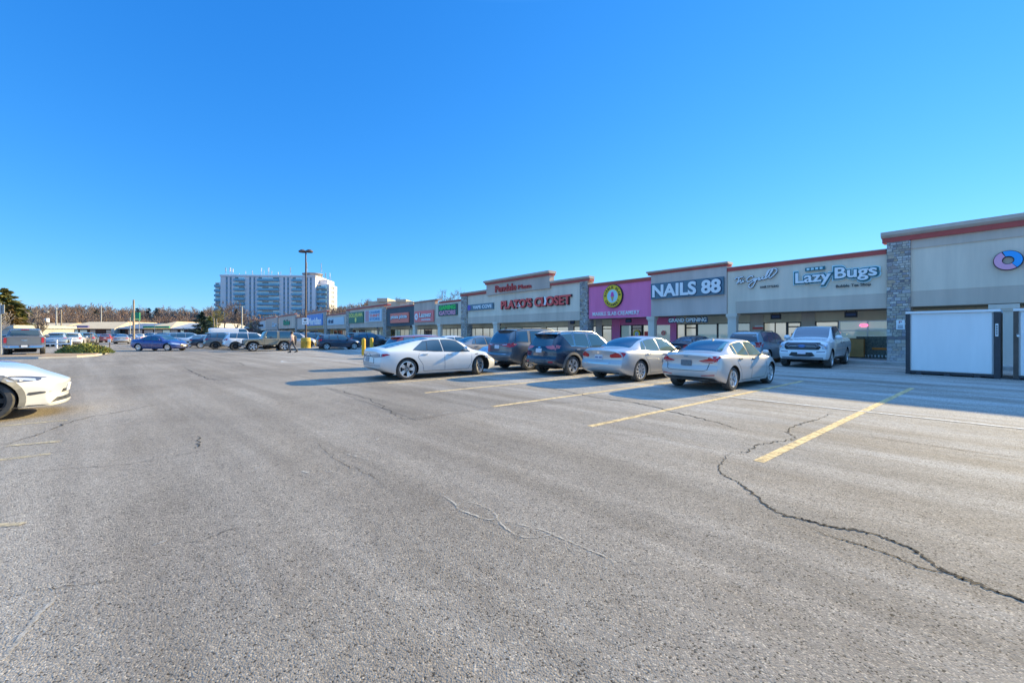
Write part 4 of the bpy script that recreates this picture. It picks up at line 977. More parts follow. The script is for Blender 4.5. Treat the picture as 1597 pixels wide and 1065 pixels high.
def suv_spec(L=4.60, W=1.845, H=1.66, ax=(.98, 3.64), r=.36, **kw):
    fx = L / 4.6; fz = H / 1.66; fw = W / 1.845
    X = lambda t: [(a * fx, b * fz) for a, b in t]
    S = dict(L=L, W=W, H=H, axles=ax, r=r, tw=.235, crown=.91,
        top=X([(0, 1.42), (.06, 1.54), (.14, 1.585), (.3, 1.60), (.8, 1.635), (1.5, 1.66), (2.2, 1.655), (2.6, 1.625), (2.9, 1.545), (3.25, 1.33), (3.5, 1.175), (3.66, 1.12), (4.0, 1.06), (4.3, .98), (4.5, .87), (4.6, .78)]),
        belt=X([(0, 1.04), (.3, 1.13), (.9, 1.10), (1.8, 1.05), (3.2, .99), (3.6, 1.0), (4.1, .94), (4.4, .82), (4.6, .7)]),
        plan=[(a * fx, b * fw) for a, b in [(0, .81), (.1, .85), (.35, .885), (.9, .918), (2.2, .922), (3.6, .92), (4.15, .885), (4.4, .84), (4.6, .77)]],
        roofw=[(0, .60 * fw), (.4, .61 * fw), (1.5, .64 * fw), (2.7, .63 * fw), (3.6, .70 * fw)],
        bottom=[(0, .46), (.12, .40), (.4, .33), (.9, .27), (3.8 * fx, .26), (4.3 * fx, .29), (L, .36)],
        rear=X([(.25, .16), (.42, .04), (.52, .0), (.62, .0), (.68, .05), (.95, .07), (1.02, .09), (1.2, .18), (1.4, .30), (1.52, .36), (1.56, .10), (1.66, .12)]),
        front=[(.25, .10), (.4, .02), (.6, .0), (.8, .03), (1.0, .10), (1.15, .2)], frange=.75, rc=.2,
        ws=(2.72 * fx, 3.48 * fx, 'top', 0, 0, .95), rw=(0, 0, 'rear', 1.10 * fz, 1.46 * fz, (.60 * fw, .52 * fw)),
        wins=[(.55 * fx, 1.05 * fx, .62 * fx, 1.12 * fx), (1.12 * fx, 1.98 * fx, 1.19 * fx, 1.93 * fx), (2.07 * fx, 3.18 * fx, 2.02 * fx, 2.74 * fx)],
        mirror=(2.98 * fx, 1.08 * fz), msize=1.15, handles=[(1.28 * fx, .97 * fz), (2.2 * fx, .94 * fz)],
        seams=[[(1.08 * fx, 1.05 * fz), (1.05 * fx, .88 * fz), (1.36 * fx, .6), (1.46 * fx, .36)], [(2.03 * fx, 1.0 * fz), (2.06 * fx, .36)], [(3.2 * fx, .98 * fz), (3.22 * fx, .6), (3.1 * fx, .36)]],
        parts=[], rimstyle='star', flare=None, gap=.06)
    S['parts'] += [('headlight', clearlamp, 'side', [(L - .72, .84 * fz), (L - .42, .76 * fz), (L - .32, .82 * fz), (L - .5, .90 * fz), (L - .76, .92 * fz)], 0),
        ('headlight', clearlamp, 'front', [(-W / 2 * .84, .78 * fz), (-W / 2 * .52, .74 * fz), (-W / 2 * .5, .82 * fz), (-W / 2 * .8, .90 * fz)], 1),
        ('grille', trimk, 'front', [(-.42, .58), (.42, .58), (.46, .78 * fz), (.38, .86 * fz), (-.38, .86 * fz), (-.46, .78 * fz)], 0),
        ('bumper_trim', trimk, 'front', [(-.75, .37), (.75, .37), (.72, .52), (-.72, .52)], 0), ('licence_plate', platew, 'front', [(-.15, .60), (.15, .60), (.15, .75), (-.15, .75)], 0)]
    S.update(kw); return S
# ---- paints
silver = paintmat('paint_silver', (.56, .55, .53), .5, .3, .2); champagne = paintmat('paint_champagne', (.60, .56, .51), .3, .28, .2, (.5, .46, .42)); pwhite = paintmat('paint_white', (.82, .82, .81), 0, .26, .10); xwhite = paintmat('paint_soft_white', (.66, .66, .65), 0, .26, .14)
pearl = paintmat('paint_pearl', (.78, .77, .73), .0, .26, .3, (.42, .38, .32)); navyp = paintmat('paint_navy_black', (.010, .025, .05), .2, .16, .10, (.2, .2, .2)); gunm = paintmat('paint_gunmetal', (.12, .13, .14), .45, .28, .3, (.30, .28, .25))
bluep = paintmat('paint_blue', (.01, .035, .22), .3, .25, .15); redp = paintmat('paint_red', (.38, .015, .015), .2, .3, .35, (.4, .36, .33)); dblue = paintmat('paint_deep_blue', (.006, .013, .04), .3, .2, .08); sblue = paintmat('paint_silver_blue', (.25, .36, .42), .45, .3, .2)
tanp = paintmat('paint_khaki', (.33, .29, .20), .15, .4, .4, (.4, .36, .28)); greyp = paintmat('paint_grey', (.20, .205, .21), .4, .35, .4); blackp = paintmat('paint_black', (.015, .016, .018), .1, .25, .3, (.2, .2, .2)); palep = paintmat('paint_pale_blue', (.36, .44, .50), .4, .3, .2)
taup = paintmat('paint_taupe', (.24, .225, .195), .45, .36, .4); greenp = paintmat('paint_dark_green', (.03, .07, .055), .2, .3, .2)
def rparts(fz, hw, lamp, plate_z=.70, m=redlamp, side=None, extra=()):
    P = [('tail_light', m, 'rear', lamp, 1), ('licence_plate', platew, 'rear', rrect(-.155, .155, plate_z, plate_z + .15, .012, 2), 0)]
    if side: P.append(('tail_light', m, 'side', side, 0))
    return P + list(extra)
# 1 compact sedan with two-tone wheels (nearest stall)
S = sedan_spec()
S['parts'] += rparts(1, .8, [(-.79, .955), (-.78, .83), (-.66, .785), (-.45, .80), (-.34, .835), (-.42, .855), (-.6, .90), (-.7, .945)], .70, side=[(.04, .83), (.22, .86), (.40, .955), (.2, .965), (.04, .945)], extra=[
    ('bumper_trim', trimk, 'rear', [(-.74, .285), (-.70, .37), (-.45, .40), (.45, .40), (.70, .37), (.74, .285), (.5, .27), (-.5, .27)], 0), ('reflector', redlamp, 'rear', [(-.74, .455), (-.42, .435), (-.42, .452), (-.74, .48)], 1),
    ('tailgate_seam', seam_m, 'rear', [(-.56, .60), (-.50, .565), (.50, .565), (.56, .60), (.56, .608), (.5, .575), (-.5, .575), (-.56, .608)], 0),
    ('tailgate_seam', seam_m, 'rear', [(-.575, .60), (-.563, .60), (-.60, .78), (-.612, .78)], 1), ('badge', chrome, 'rear', rrect(-.06, .06, .93, .98, .024, 3), 0),
    ('tail_light_detail', clearlamp, 'rear', [(-.72, .83), (-.70, .81), (-.42, .82), (-.42, .83)], 1)])
S['plate'] = None; S['glass'] = glassmat('car_glass_green', (.16, .22, .17)); S['rimstyle'] = 'split'; S['rimm'] = None; S['fin'] = 1.62; S['hm'] = trimk
S['parts'][-5:] = S['parts'][-5:]
S['parts'] = [p if p[0] != 'licence_plate' or p[2] != 'rear' else ('licence_plate', mat('plate_dirty', (.16, .18, .19), .6, noise=.3, scale=20), 'rear', p[3], 0) for p in S['parts']]
c1 = placed(make_car('parked_car', S, champagne, 'champagne white compact sedan nearest the camera in the main row, between two yellow lines', 'cars parked in the main row'), 5.95, 13.3)
# 2 larger silver sedan
S = sedan_spec(5.0, 1.86, 1.50, (1.10, 3.94), .352); fz = 1.50 / 1.435
S['parts'] += rparts(1, .8, [(-.83, .955), (-.83, .815), (-.48, .80), (-.42, .83), (-.44, .90), (-.62, .955)], .73, side=[(.04, .83), (.30, .86), (.36, .95), (.2, .985), (.04, .97)], extra=[
    ('chrome_strip', chrome, 'rear', [(-.46, .635), (-.40, .60), (.40, .60), (.46, .635), (.46, .655), (.4, .622), (-.4, .622), (-.46, .655)], 0), ('badge', chrome, 'rear', rrect(-.05, .05, .93, .99, .03, 3), 0),
    ('bumper_trim', trimk, 'rear', [(-.45, .285), (-.42, .325), (.42, .325), (.45, .285)], 0), ('exhaust', chrome, 'rear', [(-.66, .30), (-.48, .29), (-.48, .33), (-.66, .345)], 1)])
S['plate'] = ('rear', 0, .805); S['rimstyle'] = 'ten'; S['rimr'] = .72; S['tw'] = .235; S['glass'] = glassmat('car_glass_green', (.16, .22, .17)); S['wtrim'] = chrome; S['mirm'] = trimk
c2 = placed(make_car('parked_car', S, silver, 'silver large sedan with bright chrome window edging, second car in the row from the right', 'cars parked in the main row'), 8.85, 13.3)
# 3 dark crossover
S = suv_spec(4.60, 1.845, 1.66, (1.0, 3.66), .365, flare=.085)
S['cladm'] = mat('cladding_dusty', (.12, .115, .11), .7, noise=.35, scale=4, col2=(.25, .24, .22))
S['parts'] += rparts(1, .8, [(-.84, 1.13), (-.80, 1.03), (-.60, .985), (-.44, 1.02), (-.30, 1.09), (-.42, 1.11), (-.62, 1.12)], .86, m=mat('tail_lamp_pink', (.62, .16, .18), .15, spec=.8), side=[(.06, 1.02), (.24, 1.05), (.46, 1.11), (.3, 1.15), (.06, 1.14)], extra=[
    ('bumper_trim', S['cladm'], 'rear', [(-.84, .44), (-.80, .60), (-.45, .63), (.45, .63), (.80, .60), (.84, .44), (.5, .42), (-.5, .42)], 0), ('reflector', redlamp, 'rear', rrect(-.72, -.52, .50, .55, .02), 1),
    ('badge', chrome, 'rear', rrect(-.07, .07, 1.03, 1.08, .025, 3), 0), ('sill_trim', S['cladm'], 'side', [(1.4, .29), (3.2, .29), (3.2, .42), (1.4, .42)], 0), ('tailgate_seam', seam_m, 'rear', [(-.6, .70), (.6, .70), (.6, .71), (-.6, .71)], 0)])
S['wins'] = [(.98, 1.14, .60, 1.16), (1.20, 2.02, 1.24, 1.96), (2.12, 3.22, 2.06, 2.76)]; S['wtrim'] = chrome; S['rails'] = (.5, 2.75); S['railm'] = rim_s; S['rimstyle'] = 'y'; S['hm'] = chrome; S['plate'] = None; S['mirm'] = trimk; S['glass'] = glassmat('car_glass_mid', (.05, .10, .12)); S['rglass'] = glassmat('car_glass_mid', (.05, .10, .12))
c3 = placed(make_car('parked_car', S, navyp, 'dark navy crossover with silver roof rails and dusty wheel arches in the main row', 'cars parked in the main row'), 11.65, 13.0)
# 4 grey three-row SUV
S = suv_spec(5.1, 1.925, 1.79, (1.12, 4.16), .395); fz = 1.79 / 1.66
S['top'] = [(0, 1.55), (.06, 1.66), (.14, 1.71), (.4, 1.745), (1.2, 1.78), (2.2, 1.79), (2.8, 1.75), (3.1, 1.66), (3.5, 1.40), (3.78, 1.24), (4.0, 1.20), (4.5, 1.15), (4.9, 1.05), (5.1, .9)]
S['parts'] += rparts(1, .8, [(-.88, 1.20), (-.86, 1.02), (-.78, .985), (-.30, 1.07), (-.30, 1.12), (-.62, 1.15)], .93, side=[(.06, 1.02), (.30, 1.06), (.36, 1.14), (.06, 1.18)], extra=[
    ('tail_light', redlamp, 'rear', [(-.30, 1.08), (.30, 1.08), (.30, 1.10), (-.30, 1.10)], 0), ('tail_light_detail', clearlamp, 'rear', [(-.60, 1.09), (-.34, 1.085), (-.34, 1.11), (-.6, 1.13)], 1),
    ('tailgate_seam', seam_m, 'rear', [(-.72, .77), (.72, .77), (.72, .782), (-.72, .782)], 0), ('bumper_trim', chrome, 'rear', [(-.62, .70), (.62, .70), (.62, .715), (-.62, .715)], 0), ('exhaust', chrome, 'rear', rrect(-.66, -.5, .42, .48, .03), 1)])
S['wins'] = [(.42, 1.10, .60, 1.18), (1.25, 2.2, 1.33, 2.15), (2.3, 3.5, 2.26, 3.02)]; S['rimstyle'] = 'split'; S['wtrim'] = trimk; S['rails'] = (.7, 3.0); S['railm'] = rim_g; S['fin'] = .55; S['plate'] = None; S['flare'] = .05; S['cladm'] = rim_g
c4 = placed(make_car('parked_car', S, gunm, 'tall dusty gunmetal SUV beside the dark crossover, behind the nose of the white liftback', 'cars parked in the main row'), 14.35, 13.3)
# 5 white liftback turning in the lane
S = sedan_spec(4.98, 1.96, 1.445, (1.06, 4.02), .362)
S['top'] = [(0, .98), (.05, 1.04), (.10, 1.075), (.22, 1.09), (.5, 1.13), (.8, 1.20), (1.2, 1.29), (1.7, 1.375), (2.2, 1.43), (2.6, 1.445), (2.95, 1.41), (3.2, 1.335), (3.6, 1.13), (3.86, 1.0), (4.1, .94), (4.5, .85), (4.8, .74), (4.93, .64), (4.98, .58)]
S['belt'] = [(0, .93), (.3, .99), (1.0, 1.0), (1.7, .955), (3.0, .895), (3.8, .875), (4.2, .87), (4.55, .78), (4.85, .64), (4.98, .52)]
S['rear'] = [(.2, .2), (.34, .1), (.45, .02), (.6, .0), (.72, .02), (.90, .04), (1.0, .03), (1.06, .0), (1.1, .03)]
S['wins'] = [(1.55, 2.42, 1.85, 2.36), (2.50, 3.58, 2.44, 3.06)]; S['wins'] = [(1.30, 1.80, 1.74, 1.86), (1.83, 2.42, 1.88, 2.36), (2.50, 3.58, 2.44, 3.06)]
S['ws'] = (3.1, 3.82, 'top', 0, 0, .95); S['rw'] = (.42, 2.0, 'top', 0, 0, .86)
S['handles'] = [(1.72, .86), (2.7, .83)]; S['mirror'] = (3.34, 1.0); S['seams'] = [[(1.5, .9), (1.45, .75), (1.62, .5), (1.66, .27)], [(2.46, .90), (2.48, .27)], [(3.62, .86), (3.6, .5), (3.45, .27)], [(1.66, .27), (3.45, .27)]]
tl = mat('tail_lamp_smoked', (.26, .22, .23), .15, spec=.8)
S['parts'] = [p for p in S['parts'] if p[0] not in ('grille',)]
S['parts'] += rparts(1, .8, [(-.86, .90), (-.86, .80), (-.60, .775), (-.36, .775), (-.34, .86), (-.6, .885)], .63, m=tl, side=[(.04, .80), (.2, .80), (.26, .83), (.2, .89), (.04, .905)], extra=[
    ('tail_light_tip', redlamp, 'side', [(.22, .805), (.36, .845), (.46, .865), (.36, .90), (.22, .895)], 0), ('chrome_strip', trimk, 'rear', [(-.34, .80), (.34, .80), (.34, .83), (-.34, .83)], 0),
    ('bumper_trim', mat('diffuser_grey', (.22, .22, .23), .6), 'rear', [(-.62, .30), (-.55, .42), (.55, .42), (.62, .30), (.4, .27), (-.4, .27)], 0), ('tailgate_seam', seam_m, 'rear', [(-.55, .58), (.55, .58), (.55, .59), (-.55, .59)], 0), ('tailgate_seam', seam_m, 'rear', [(-.56, .58), (-.548, .58), (-.50, .76), (-.512, .76)], 1),
    ('bumper_trim', seam_m, 'rear', [(-.84, .515), (.84, .515), (.84, .522), (-.84, .522)], 0), ('side_vent', trimk, 'side', [(3.78, .78), (3.92, .80), (3.88, .83), (3.76, .80)], 0)])
S['parts'] = [p if p[0] != 'licence_plate' or p[2] != 'rear' else ('licence_plate', mat('plate_dusty', (.34, .35, .36), .6, noise=.2, scale=20), 'rear', p[3], 0) for p in S['parts']]
S['rimstyle'] = 'y'; S['rimr'] = .74; S['steer'] = R(30); S['tw'] = .25; S['plate'] = None; S['wtrim'] = trimk; S['glass'] = glassmat('car_glass_steel', (.03, .06, .075)); S['rglass'] = glassmat('car_glass_roof', (.05, .10, .16)); S['hm'] = rim_s; S['gap'] = .045
c5 = placed(make_car('moving_car', S, pearl, 'long white fastback liftback pulling out across the lane with front wheels turned'), 14.18, 7.66, R(-2))
# 6 near white crossover cut by the left edge
S = suv_spec(5.04, 2.0, 1.68, (1.03, 4.10), .375); S['fc'] = .46
S['top'] = [(0, 1.2), (.1, 1.3), (.5, 1.42), (1.2, 1.6), (2.0, 1.68), (2.6, 1.64), (3.0, 1.5), (3.4, 1.26), (3.7, 1.10), (3.95, 1.045), (4.25, .99), (4.55, .91), (4.8, .81), (4.95, .73), (5.04, .66)]
S['belt'] = [(0, 1.0), (1.0, 1.05), (3.3, .97), (3.8, .96), (4.2, .93), (4.5, .85), (4.75, .75), (4.93, .66), (5.04, .58)]
S['front'] = [(.18, .03), (.24, .0), (.30, .02), (.42, .035), (.55, .015), (.62, .0), (.68, .03), (.8, .10), (1.0, .2)]; S['bottom'] = [(0, .45), (.9, .25), (4.0, .22), (4.45, .215), (5.04, .20)]
S['plan'] = [(0, .85), (.4, .95), (1.2, 1.0), (4.0, 1.0), (4.35, .975), (4.65, .90), (4.85, .82), (5.04, .70)]
S['parts'] = [('headlight_surround', lampdark, 'side', [(4.02, .845), (4.25, .73), (4.5, .685), (4.72, .69), (4.80, .73), (4.62, .775), (4.3, .83)], 0), ('headlight', clearlamp, 'side', [(4.10, .825), (4.27, .745), (4.36, .72), (4.46, .70), (4.38, .755), (4.26, .81)], 0),
    ('side_vent', lampdark, 'side', [(4.60, .445), (4.64, .43), (4.80, .45), (4.88, .47), (4.76, .49), (4.62, .485)], 0), ('bumper_trim', trimk, 'side', [(3.95, .19), (4.85, .19), (4.9, .225), (4.4, .235), (3.95, .24)], 0),
    ('bumper_trim', trimk, 'front', [(-.66, .26), (-.45, .27), (.45, .27), (.66, .26), (.5, .34), (-.5, .34)], 0), ('grille', trimk, 'front', [(-.36, .42), (.36, .42), (.3, .48), (-.3, .48)], 0), ('licence_plate', platew, 'front', [(-.155, .42), (.155, .42), (.155, .57), (-.155, .57)], 0),
    ('headlight', clearlamp, 'front', [(-.92, .80), (-.88, .74), (-.70, .69), (-.66, .73)], 1)]
S['rimstyle'] = 'star'; S['rimm'] = rim_k; S['rimr'] = .72; S['flare'] = .07; S['cladm'] = mat('cladding_grey', (.14, .145, .15), .6, noise=.2, scale=4); S['gap'] = .05; S['tw'] = .26; S['plate'] = None
c6 = placed(make_car('parked_car', S, xwhite, 'white electric crossover cut off by the left edge of the picture, nose pointing right'), 12.46, -4.18)
# 7 white pickup facing the camera
def pickup_spec(L=5.9, W=2.03, H=1.95, ax=(1.27, 4.95), r=.41):
    S = suv_spec(L, W, H, ax, r)
    S['top'] = [(0, 1.36), (.06, 1.39), (1.0, 1.39), (1.74, 1.39), (1.80, 1.42), (1.88, 1.80), (1.95, 1.90), (2.3, 1.935), (3.0, 1.95), (3.4, 1.93), (3.65, 1.87), (4.0, 1.62), (4.28, 1.40), (4.5, 1.345), (5.0, 1.31), (5.5, 1.25), (5.72, 1.19), (5.84, 1.10), (L, 1.0)]
    S['belt'] = [(0, 1.33), (1.7, 1.34), (2.2, 1.33), (4.2, 1.28), (4.6, 1.24), (5.3, 1.17), (5.7, 1.08), (L, .95)]
    S['xtra'] = [1.72, 1.76, 1.82, 1.85, 1.91]
    S['plan'] = [(0, .98), (.1, 1.0), (4.2, 1.005), (5.3, .995), (5.65, .97), (L, .90)]; S['roofw'] = [(0, .9), (1.8, .72), (3.6, .72), (4.4, .8)]; S['bottom'] = [(0, .55), (.3, .5), (1.0, .45), (5.0, .40), (L, .40)]
    S['rear'] = [(.4, .05), (.5, .0), (.7, .0), (.74, .05), (1.3, .06), (1.4, .06)]; S['rc'] = .04; S['fc'] = .17; S['front'] = [(.35, .12), (.45, .02), (.7, .0), (.76, .05), (1.0, .07), (1.12, .10), (1.25, .18)]; S['frange'] = .5; S['crown'] = .93
    S['ws'] = (3.62, 4.26, 'top', 0, 0, .96); S['rw'] = (0, 0, 'rear', 1.47, 1.80, (.62, .58)); S['wins'] = [(2.12, 2.55, 2.15, 2.55), (2.68, 4.12, 2.66, 3.60)]; S['mirror'] = (3.85, 1.36); S['msize'] = 1.5; S['handles'] = [(2.2, 1.15), (2.85, 1.15)]
    S['seams'] = [[(2.0, 1.3), (2.0, .5)], [(2.62, 1.33), (2.62, .5)], [(4.0, 1.28), (4.05, .9), (4.0, .5)], [(1.8, 1.36), (1.8, .5)]]
    S['parts'] = [('sill_trim', trimk, 'side', [(1.8, .42), (4.3, .42), (4.3, .50), (1.8, .50)], 0), ('door_seam', seam_m, 'side', [(1.9, .80), (4.2, .80), (4.2, .806), (1.9, .806)], 0)]
    S['tw'] = .275; S['rimstyle'] = 'six'; S['gap'] = .09; S['plate'] = None; return S
S = pickup_spec(); gk = mat('grille_dark', (.02, .022, .025), .5, .2)
S['parts'] += [('grille', gk, 'front', [(-.70, .93), (-.62, .84), (.62, .84), (.70, .93), (.70, 1.12), (.64, 1.17), (-.64, 1.17), (-.70, 1.12)], 0),
    ('headlight', clearlamp, 'front', [(-.92, 1.12), (-.91, .88), (-.74, .88), (-.74, 1.12)], 1), ('headlight_cell', amber, 'front', [(-.91, 1.0), (-.91, .93), (-.80, .93), (-.80, 1.0)], 1), ('headlight', clearlamp, 'side', [(5.62, .90), (5.76, .90), (5.74, 1.12), (5.62, 1.12)], 0),
    ('bumper_trim', trimk, 'front', [(-.50, .56), (-.40, .72), (.40, .72), (.50, .56), (.3, .52), (-.3, .52)], 0), ('skid_plate', mat('skid_grey', (.3, .31, .33), .4, .5), 'front', [(-.80, .42), (.80, .42), (.78, .50), (-.78, .50)], 0),
    ('licence_plate', mat('plate_pinkish', (.72, .66, .70), .5), 'front', rrect(-.16, .16, .64, .79, .012, 2), 0), ('fog_light', lampdark, 'front', [(-.86, .74), (-.55, .72), (-.55, .755), (-.86, .775)], 1)]
S['hm'] = trimk
c7 = make_car('pickup_truck', S, pwhite, 'white pickup truck reversed up to the shop front, facing the camera in the shade'); B7 = Body(S)
def grille_bars(root, B, m, y0=.58):
    mb = MB()
    def seg(p, q, t=.018):
        d = Vector((q[0] - p[0], q[1] - p[1])).normalized() * t; nx_, nz_ = -d.y, d.x
        B.patch(mb, [(p[0] + nx_, p[1] + nz_), (p[0] - nx_, p[1] - nz_), (q[0] - nx_, q[1] - nz_), (q[0] + nx_, q[1] + nz_)], 'front', .03, skirt=.02)
    P = [(-y0, 1.01), (-.5, 1.10), (.5, 1.10), (y0, 1.01), (.5, .91), (-.5, .91), (-y0, 1.01)]
    for a, b in zip(P[:-1], P[1:]): seg(a, b)
    seg((-.48, 1.03), (.48, 1.03), .009); seg((-.48, .98), (.48, .98), .009)
    mb.build('grille_bars', m, root, (B.S['L'] / 2, 0, 0), 30)
    o = MB(); x = B.ray((0, 1.0), 'front')[0].x; o.lathe([(0, .05), (.13, .045), (.14, .03), (.14, -.02)], 20, (x, 0, 1.005), 'x'); o.v = [(v[0], v[1], 1.005 + (v[2] - 1.005) * .45) for v in o.v]
    o.build('badge', mat('badge_blue', (.1, .25, .55), .3), root, (B.S['L'] / 2, 0, 0), 40)
grille_bars(c7, B7, mat('grille_bar_grey', (.14, .15, .165), .4, .5))
placed(c7, 6.7, 25.3, math.pi + R(4))
# 8 silver blue people carrier seen from behind
S = suv_spec(4.85, 1.95, 1.72, (1.0, 4.0), .35); S['rear'] = [(.25, .1), (.4, .02), (.6, .0), (.7, .03), (1.0, .05), (1.1, .07), (1.5, .2), (1.62, .25), (1.72, .15)]
S['parts'] += rparts(1, .8, [(-.90, 1.13), (-.90, .86), (-.76, .86), (-.77, 1.13)], .72, side=[(.06, .87), (.16, .87), (.17, 1.12), (.06, 1.12)], extra=[('bumper_trim', trimk, 'rear', [(-.7, .42), (.7, .42), (.7, .5), (-.7, .5)], 0)])
S['rw'] = (0, 0, 'rear', 1.14, 1.56, (.72, .60)); S['rglass'] = mat('van_rear_glass', (.14, .12, .12), .1, spec=.8); S['glass'] = mat('van_side_glass', (.06, .12, .17), .05, noise=.0, col2=(.28, .12, .16), scale=5, spec=.9); S['rails'] = (.8, 2.6); S['railm'] = trimk; S['plate'] = None  # pinkish mottling in the side glass colour imitates reflections
c8 = placed(make_car('parked_car', S, sblue, 'pale silver blue people carrier seen from behind, parked beside the white pickup'), 9.38, 25.5)
# plain kinds reused for the rest
S = sedan_spec(4.65, 1.82, 1.45, (.98, 3.74), .33)
S['parts'] += rparts(1, .8, [(-.80, .93), (-.79, .80), (-.5, .78), (-.44, .84), (-.6, .92)], .70, side=[(.04, .82), (.26, .85), (.32, .93), (.04, .94)])
k_sedan = make_car('parked_car', S, palep, 'pale silver sedan parked nose out beside the gunmetal SUV', 'cars parked in the main row')
placed(k_sedan, 17.2, 14.2, math.pi)
S = suv_spec(4.2, 1.78, 1.50, (.78, 3.38), .32); S['bottom'] = [(0, .32), (.4, .25), (3.8, .22), (4.2, .28)]
S['rear'] = [(.25, .1), (.4, .0), (.6, .0), (.66, .04), (.95, .06), (1.0, .08), (1.3, .26), (1.4, .32), (1.42, .1), (1.5, .12)]
S['rw'] = (0, 0, 'rear', 1.0, 1.31, (.60, .50)); S['parts'] += rparts(1, .8, [(-.80, 1.06), (-.80, .86), (-.66, .84), (-.62, .95), (-.68, 1.06)], .70, side=[(.05, .87), (.22, .9), (.24, 1.02), (.05, 1.05)])
k_hatch = make_car('parked_car', S, redp, 'red hatchback just beyond the white liftback, its roof showing above it'); placed(k_hatch, 18.4, 9.65)
S = suv_spec(4.65, 1.88, 1.70, (.98, 3.70), .365)
S['parts'] += rparts(1, .8, [(-.86, 1.10), (-.85, .92), (-.66, .90), (-.58, .98), (-.7, 1.08)], .80, m=redlamp, side=[(.05, .94), (.26, .98), (.34, 1.08), (.05, 1.1)], extra=[('bumper_trim', trimk, 'rear', [(-.8, .44), (.8, .44), (.78, .58), (-.78, .58)], 0)])
S['rimstyle'] = 'star'; S['flare'] = .06
k_suv = make_car('parked_car', S, pwhite, 'white compact SUV parked behind the front of the khaki off-roader', rimm=rim_k); placed(k_suv, 47.9, 5.9)
def dup(src, paint, label, pos, yaw=0., group=None, world=False):
    o = copy_tree(src); repaint(o, paint, label)
    if 'group' in o: del o['group']
    if group: o['group'] = group
    return at(o, *pos, yaw) if world else placed(o, *pos, yaw)
MAINROW = 'cars parked in the main row'
dup(k_sedan, greyp, 'dusty grey sedan behind the windscreen of the white liftback', (20.1, 14.0), 0, MAINROW)
dup(k_sedan, pwhite, 'white sedan mostly hidden behind the white liftback', (22.9, 13.7), 0, MAINROW)
dup(k_hatch, silver, 'silver hatchback roof just left of the grey sedan, beyond the red hatchback', (25.8, 13.6), 0, MAINROW)
dup(k_sedan, dblue, 'dark blue sedan in the shade between the two silver sedans, by the nail salon', (13.1, 25.4))
dup(k_hatch, dblue, 'dark blue hatchback side on in the shade, left of the yellow bollards', (42.9, 12.7))
dup(k_suv, blackp, 'dark SUV in the shade right behind the yellow bollards', (47.4, 17.2))
dup(k_sedan, blackp, 'black sedan nose between the blue hatchback and the yellow bollards', (50.5, 19.5))
dup(k_suv, silver, 'white silver crossover partly behind the yellow lamp base and the off-roader', (49.4, 10.0))
dup(k_suv, gunm, 'dark grey SUV with chrome window edge left of the white SUV', (51.5, 4.6))
dup(k_sedan, dblue, 'dark sedan tail left of the dark grey SUV', (55.9, 3.6)); dup(k_sedan, silver, 'silver sedan tail, second left of the dark grey SUV', (59.4, 2.7))
dup(k_suv, palep, 'pale SUV behind the silver sedan right of the blue sedan', (66.5, 1.5)); dup(k_hatch, greyp, 'grey hatchback in the far row above the blue sedan nose', (71.5, -.5))
dup(k_suv, dblue, 'dark blue car in the shade just left of the blue hatchback', (54.0, 13.5))
dup(k_sedan, bluep, 'bright blue sedan driving right along the far lane', (-32.3, 38.4), R(-4), None, True)
dup(k_sedan, redp, 'red car just behind the near white crossover, only its bonnet line showing', (15.2, -4.7))
# far lot, rows nosed away from the camera
UH = math.atan2(.7764, -.6303); far = []
def fcar(src, paint, label, px, Y, yaw=0.): 
    far.append(dup(src, paint, label, ((px - 798.5) / 651 * Y, Y), UH + yaw, 'cars in the far left lot', True))
fcar(k_suv, pwhite, 'white SUV seen from behind, right of the white rail', 117, 53); fcar(k_suv, palep, 'blue grey SUV with bright blue rear window behind the white rail', 93, 51)
fcar(k_suv, blackp, 'black SUV behind the white SUV near the thin tree', 128, 62); fcar(k_suv, greyp, 'dark grey crossover beside the thin young tree', 138, 58)
fcar(k_sedan, palep, 'pale sedan left of the small red car in the far lot', 150, 76, R(35)); fcar(k_hatch, redp, 'small red hatchback seen from behind in the far lot', 166, 74); fcar(k_sedan, silver, 'silver sedan seen from behind under the tall wooden pole', 191, 64)
fcar(k_sedan, pwhite, 'white sedan just right of the tall wooden pole', 208, 78, R(50)); fcar(k_hatch, pwhite, 'white hatchback above the roof of the blue sedan', 219, 92); fcar(k_suv, dblue, 'dark SUV roof above the windscreen of the blue sedan', 252, 84, R(50))
fcar(k_sedan, greenp, 'dark green sedan at the far right of the distant lot', 273, 88, R(45)); fcar(k_sedan, palep, 'pale blue sedan beyond the pale SUV near the spruce', 290, 80, R(50)); fcar(k_sedan, pwhite, 'white sedan in front of the purple banner shop', 140, 96, R(40))
fcar(k_suv, dblue, 'dark blue SUV under the two pale poles', 100, 78, R(40)); fcar(k_suv, blackp, 'black SUV behind the grey pickup roof', 76, 70, R(40)); fcar(k_sedan, greyp, 'grey sedan far behind the white rail', 84, 88, R(45))
fcar(k_hatch, silver, 'silver hatchback in the back row left of the brick pier', 182, 100, R(45)); fcar(k_sedan, redp, 'dark red sedan in the back row of the distant lot', 156, 104, R(45)); fcar(k_suv, pwhite, 'white SUV farthest back beside the green awning', 234, 106, R(45)); fcar(k_sedan, taup, 'tan sedan in the back row under the green awning', 262, 104, R(45))
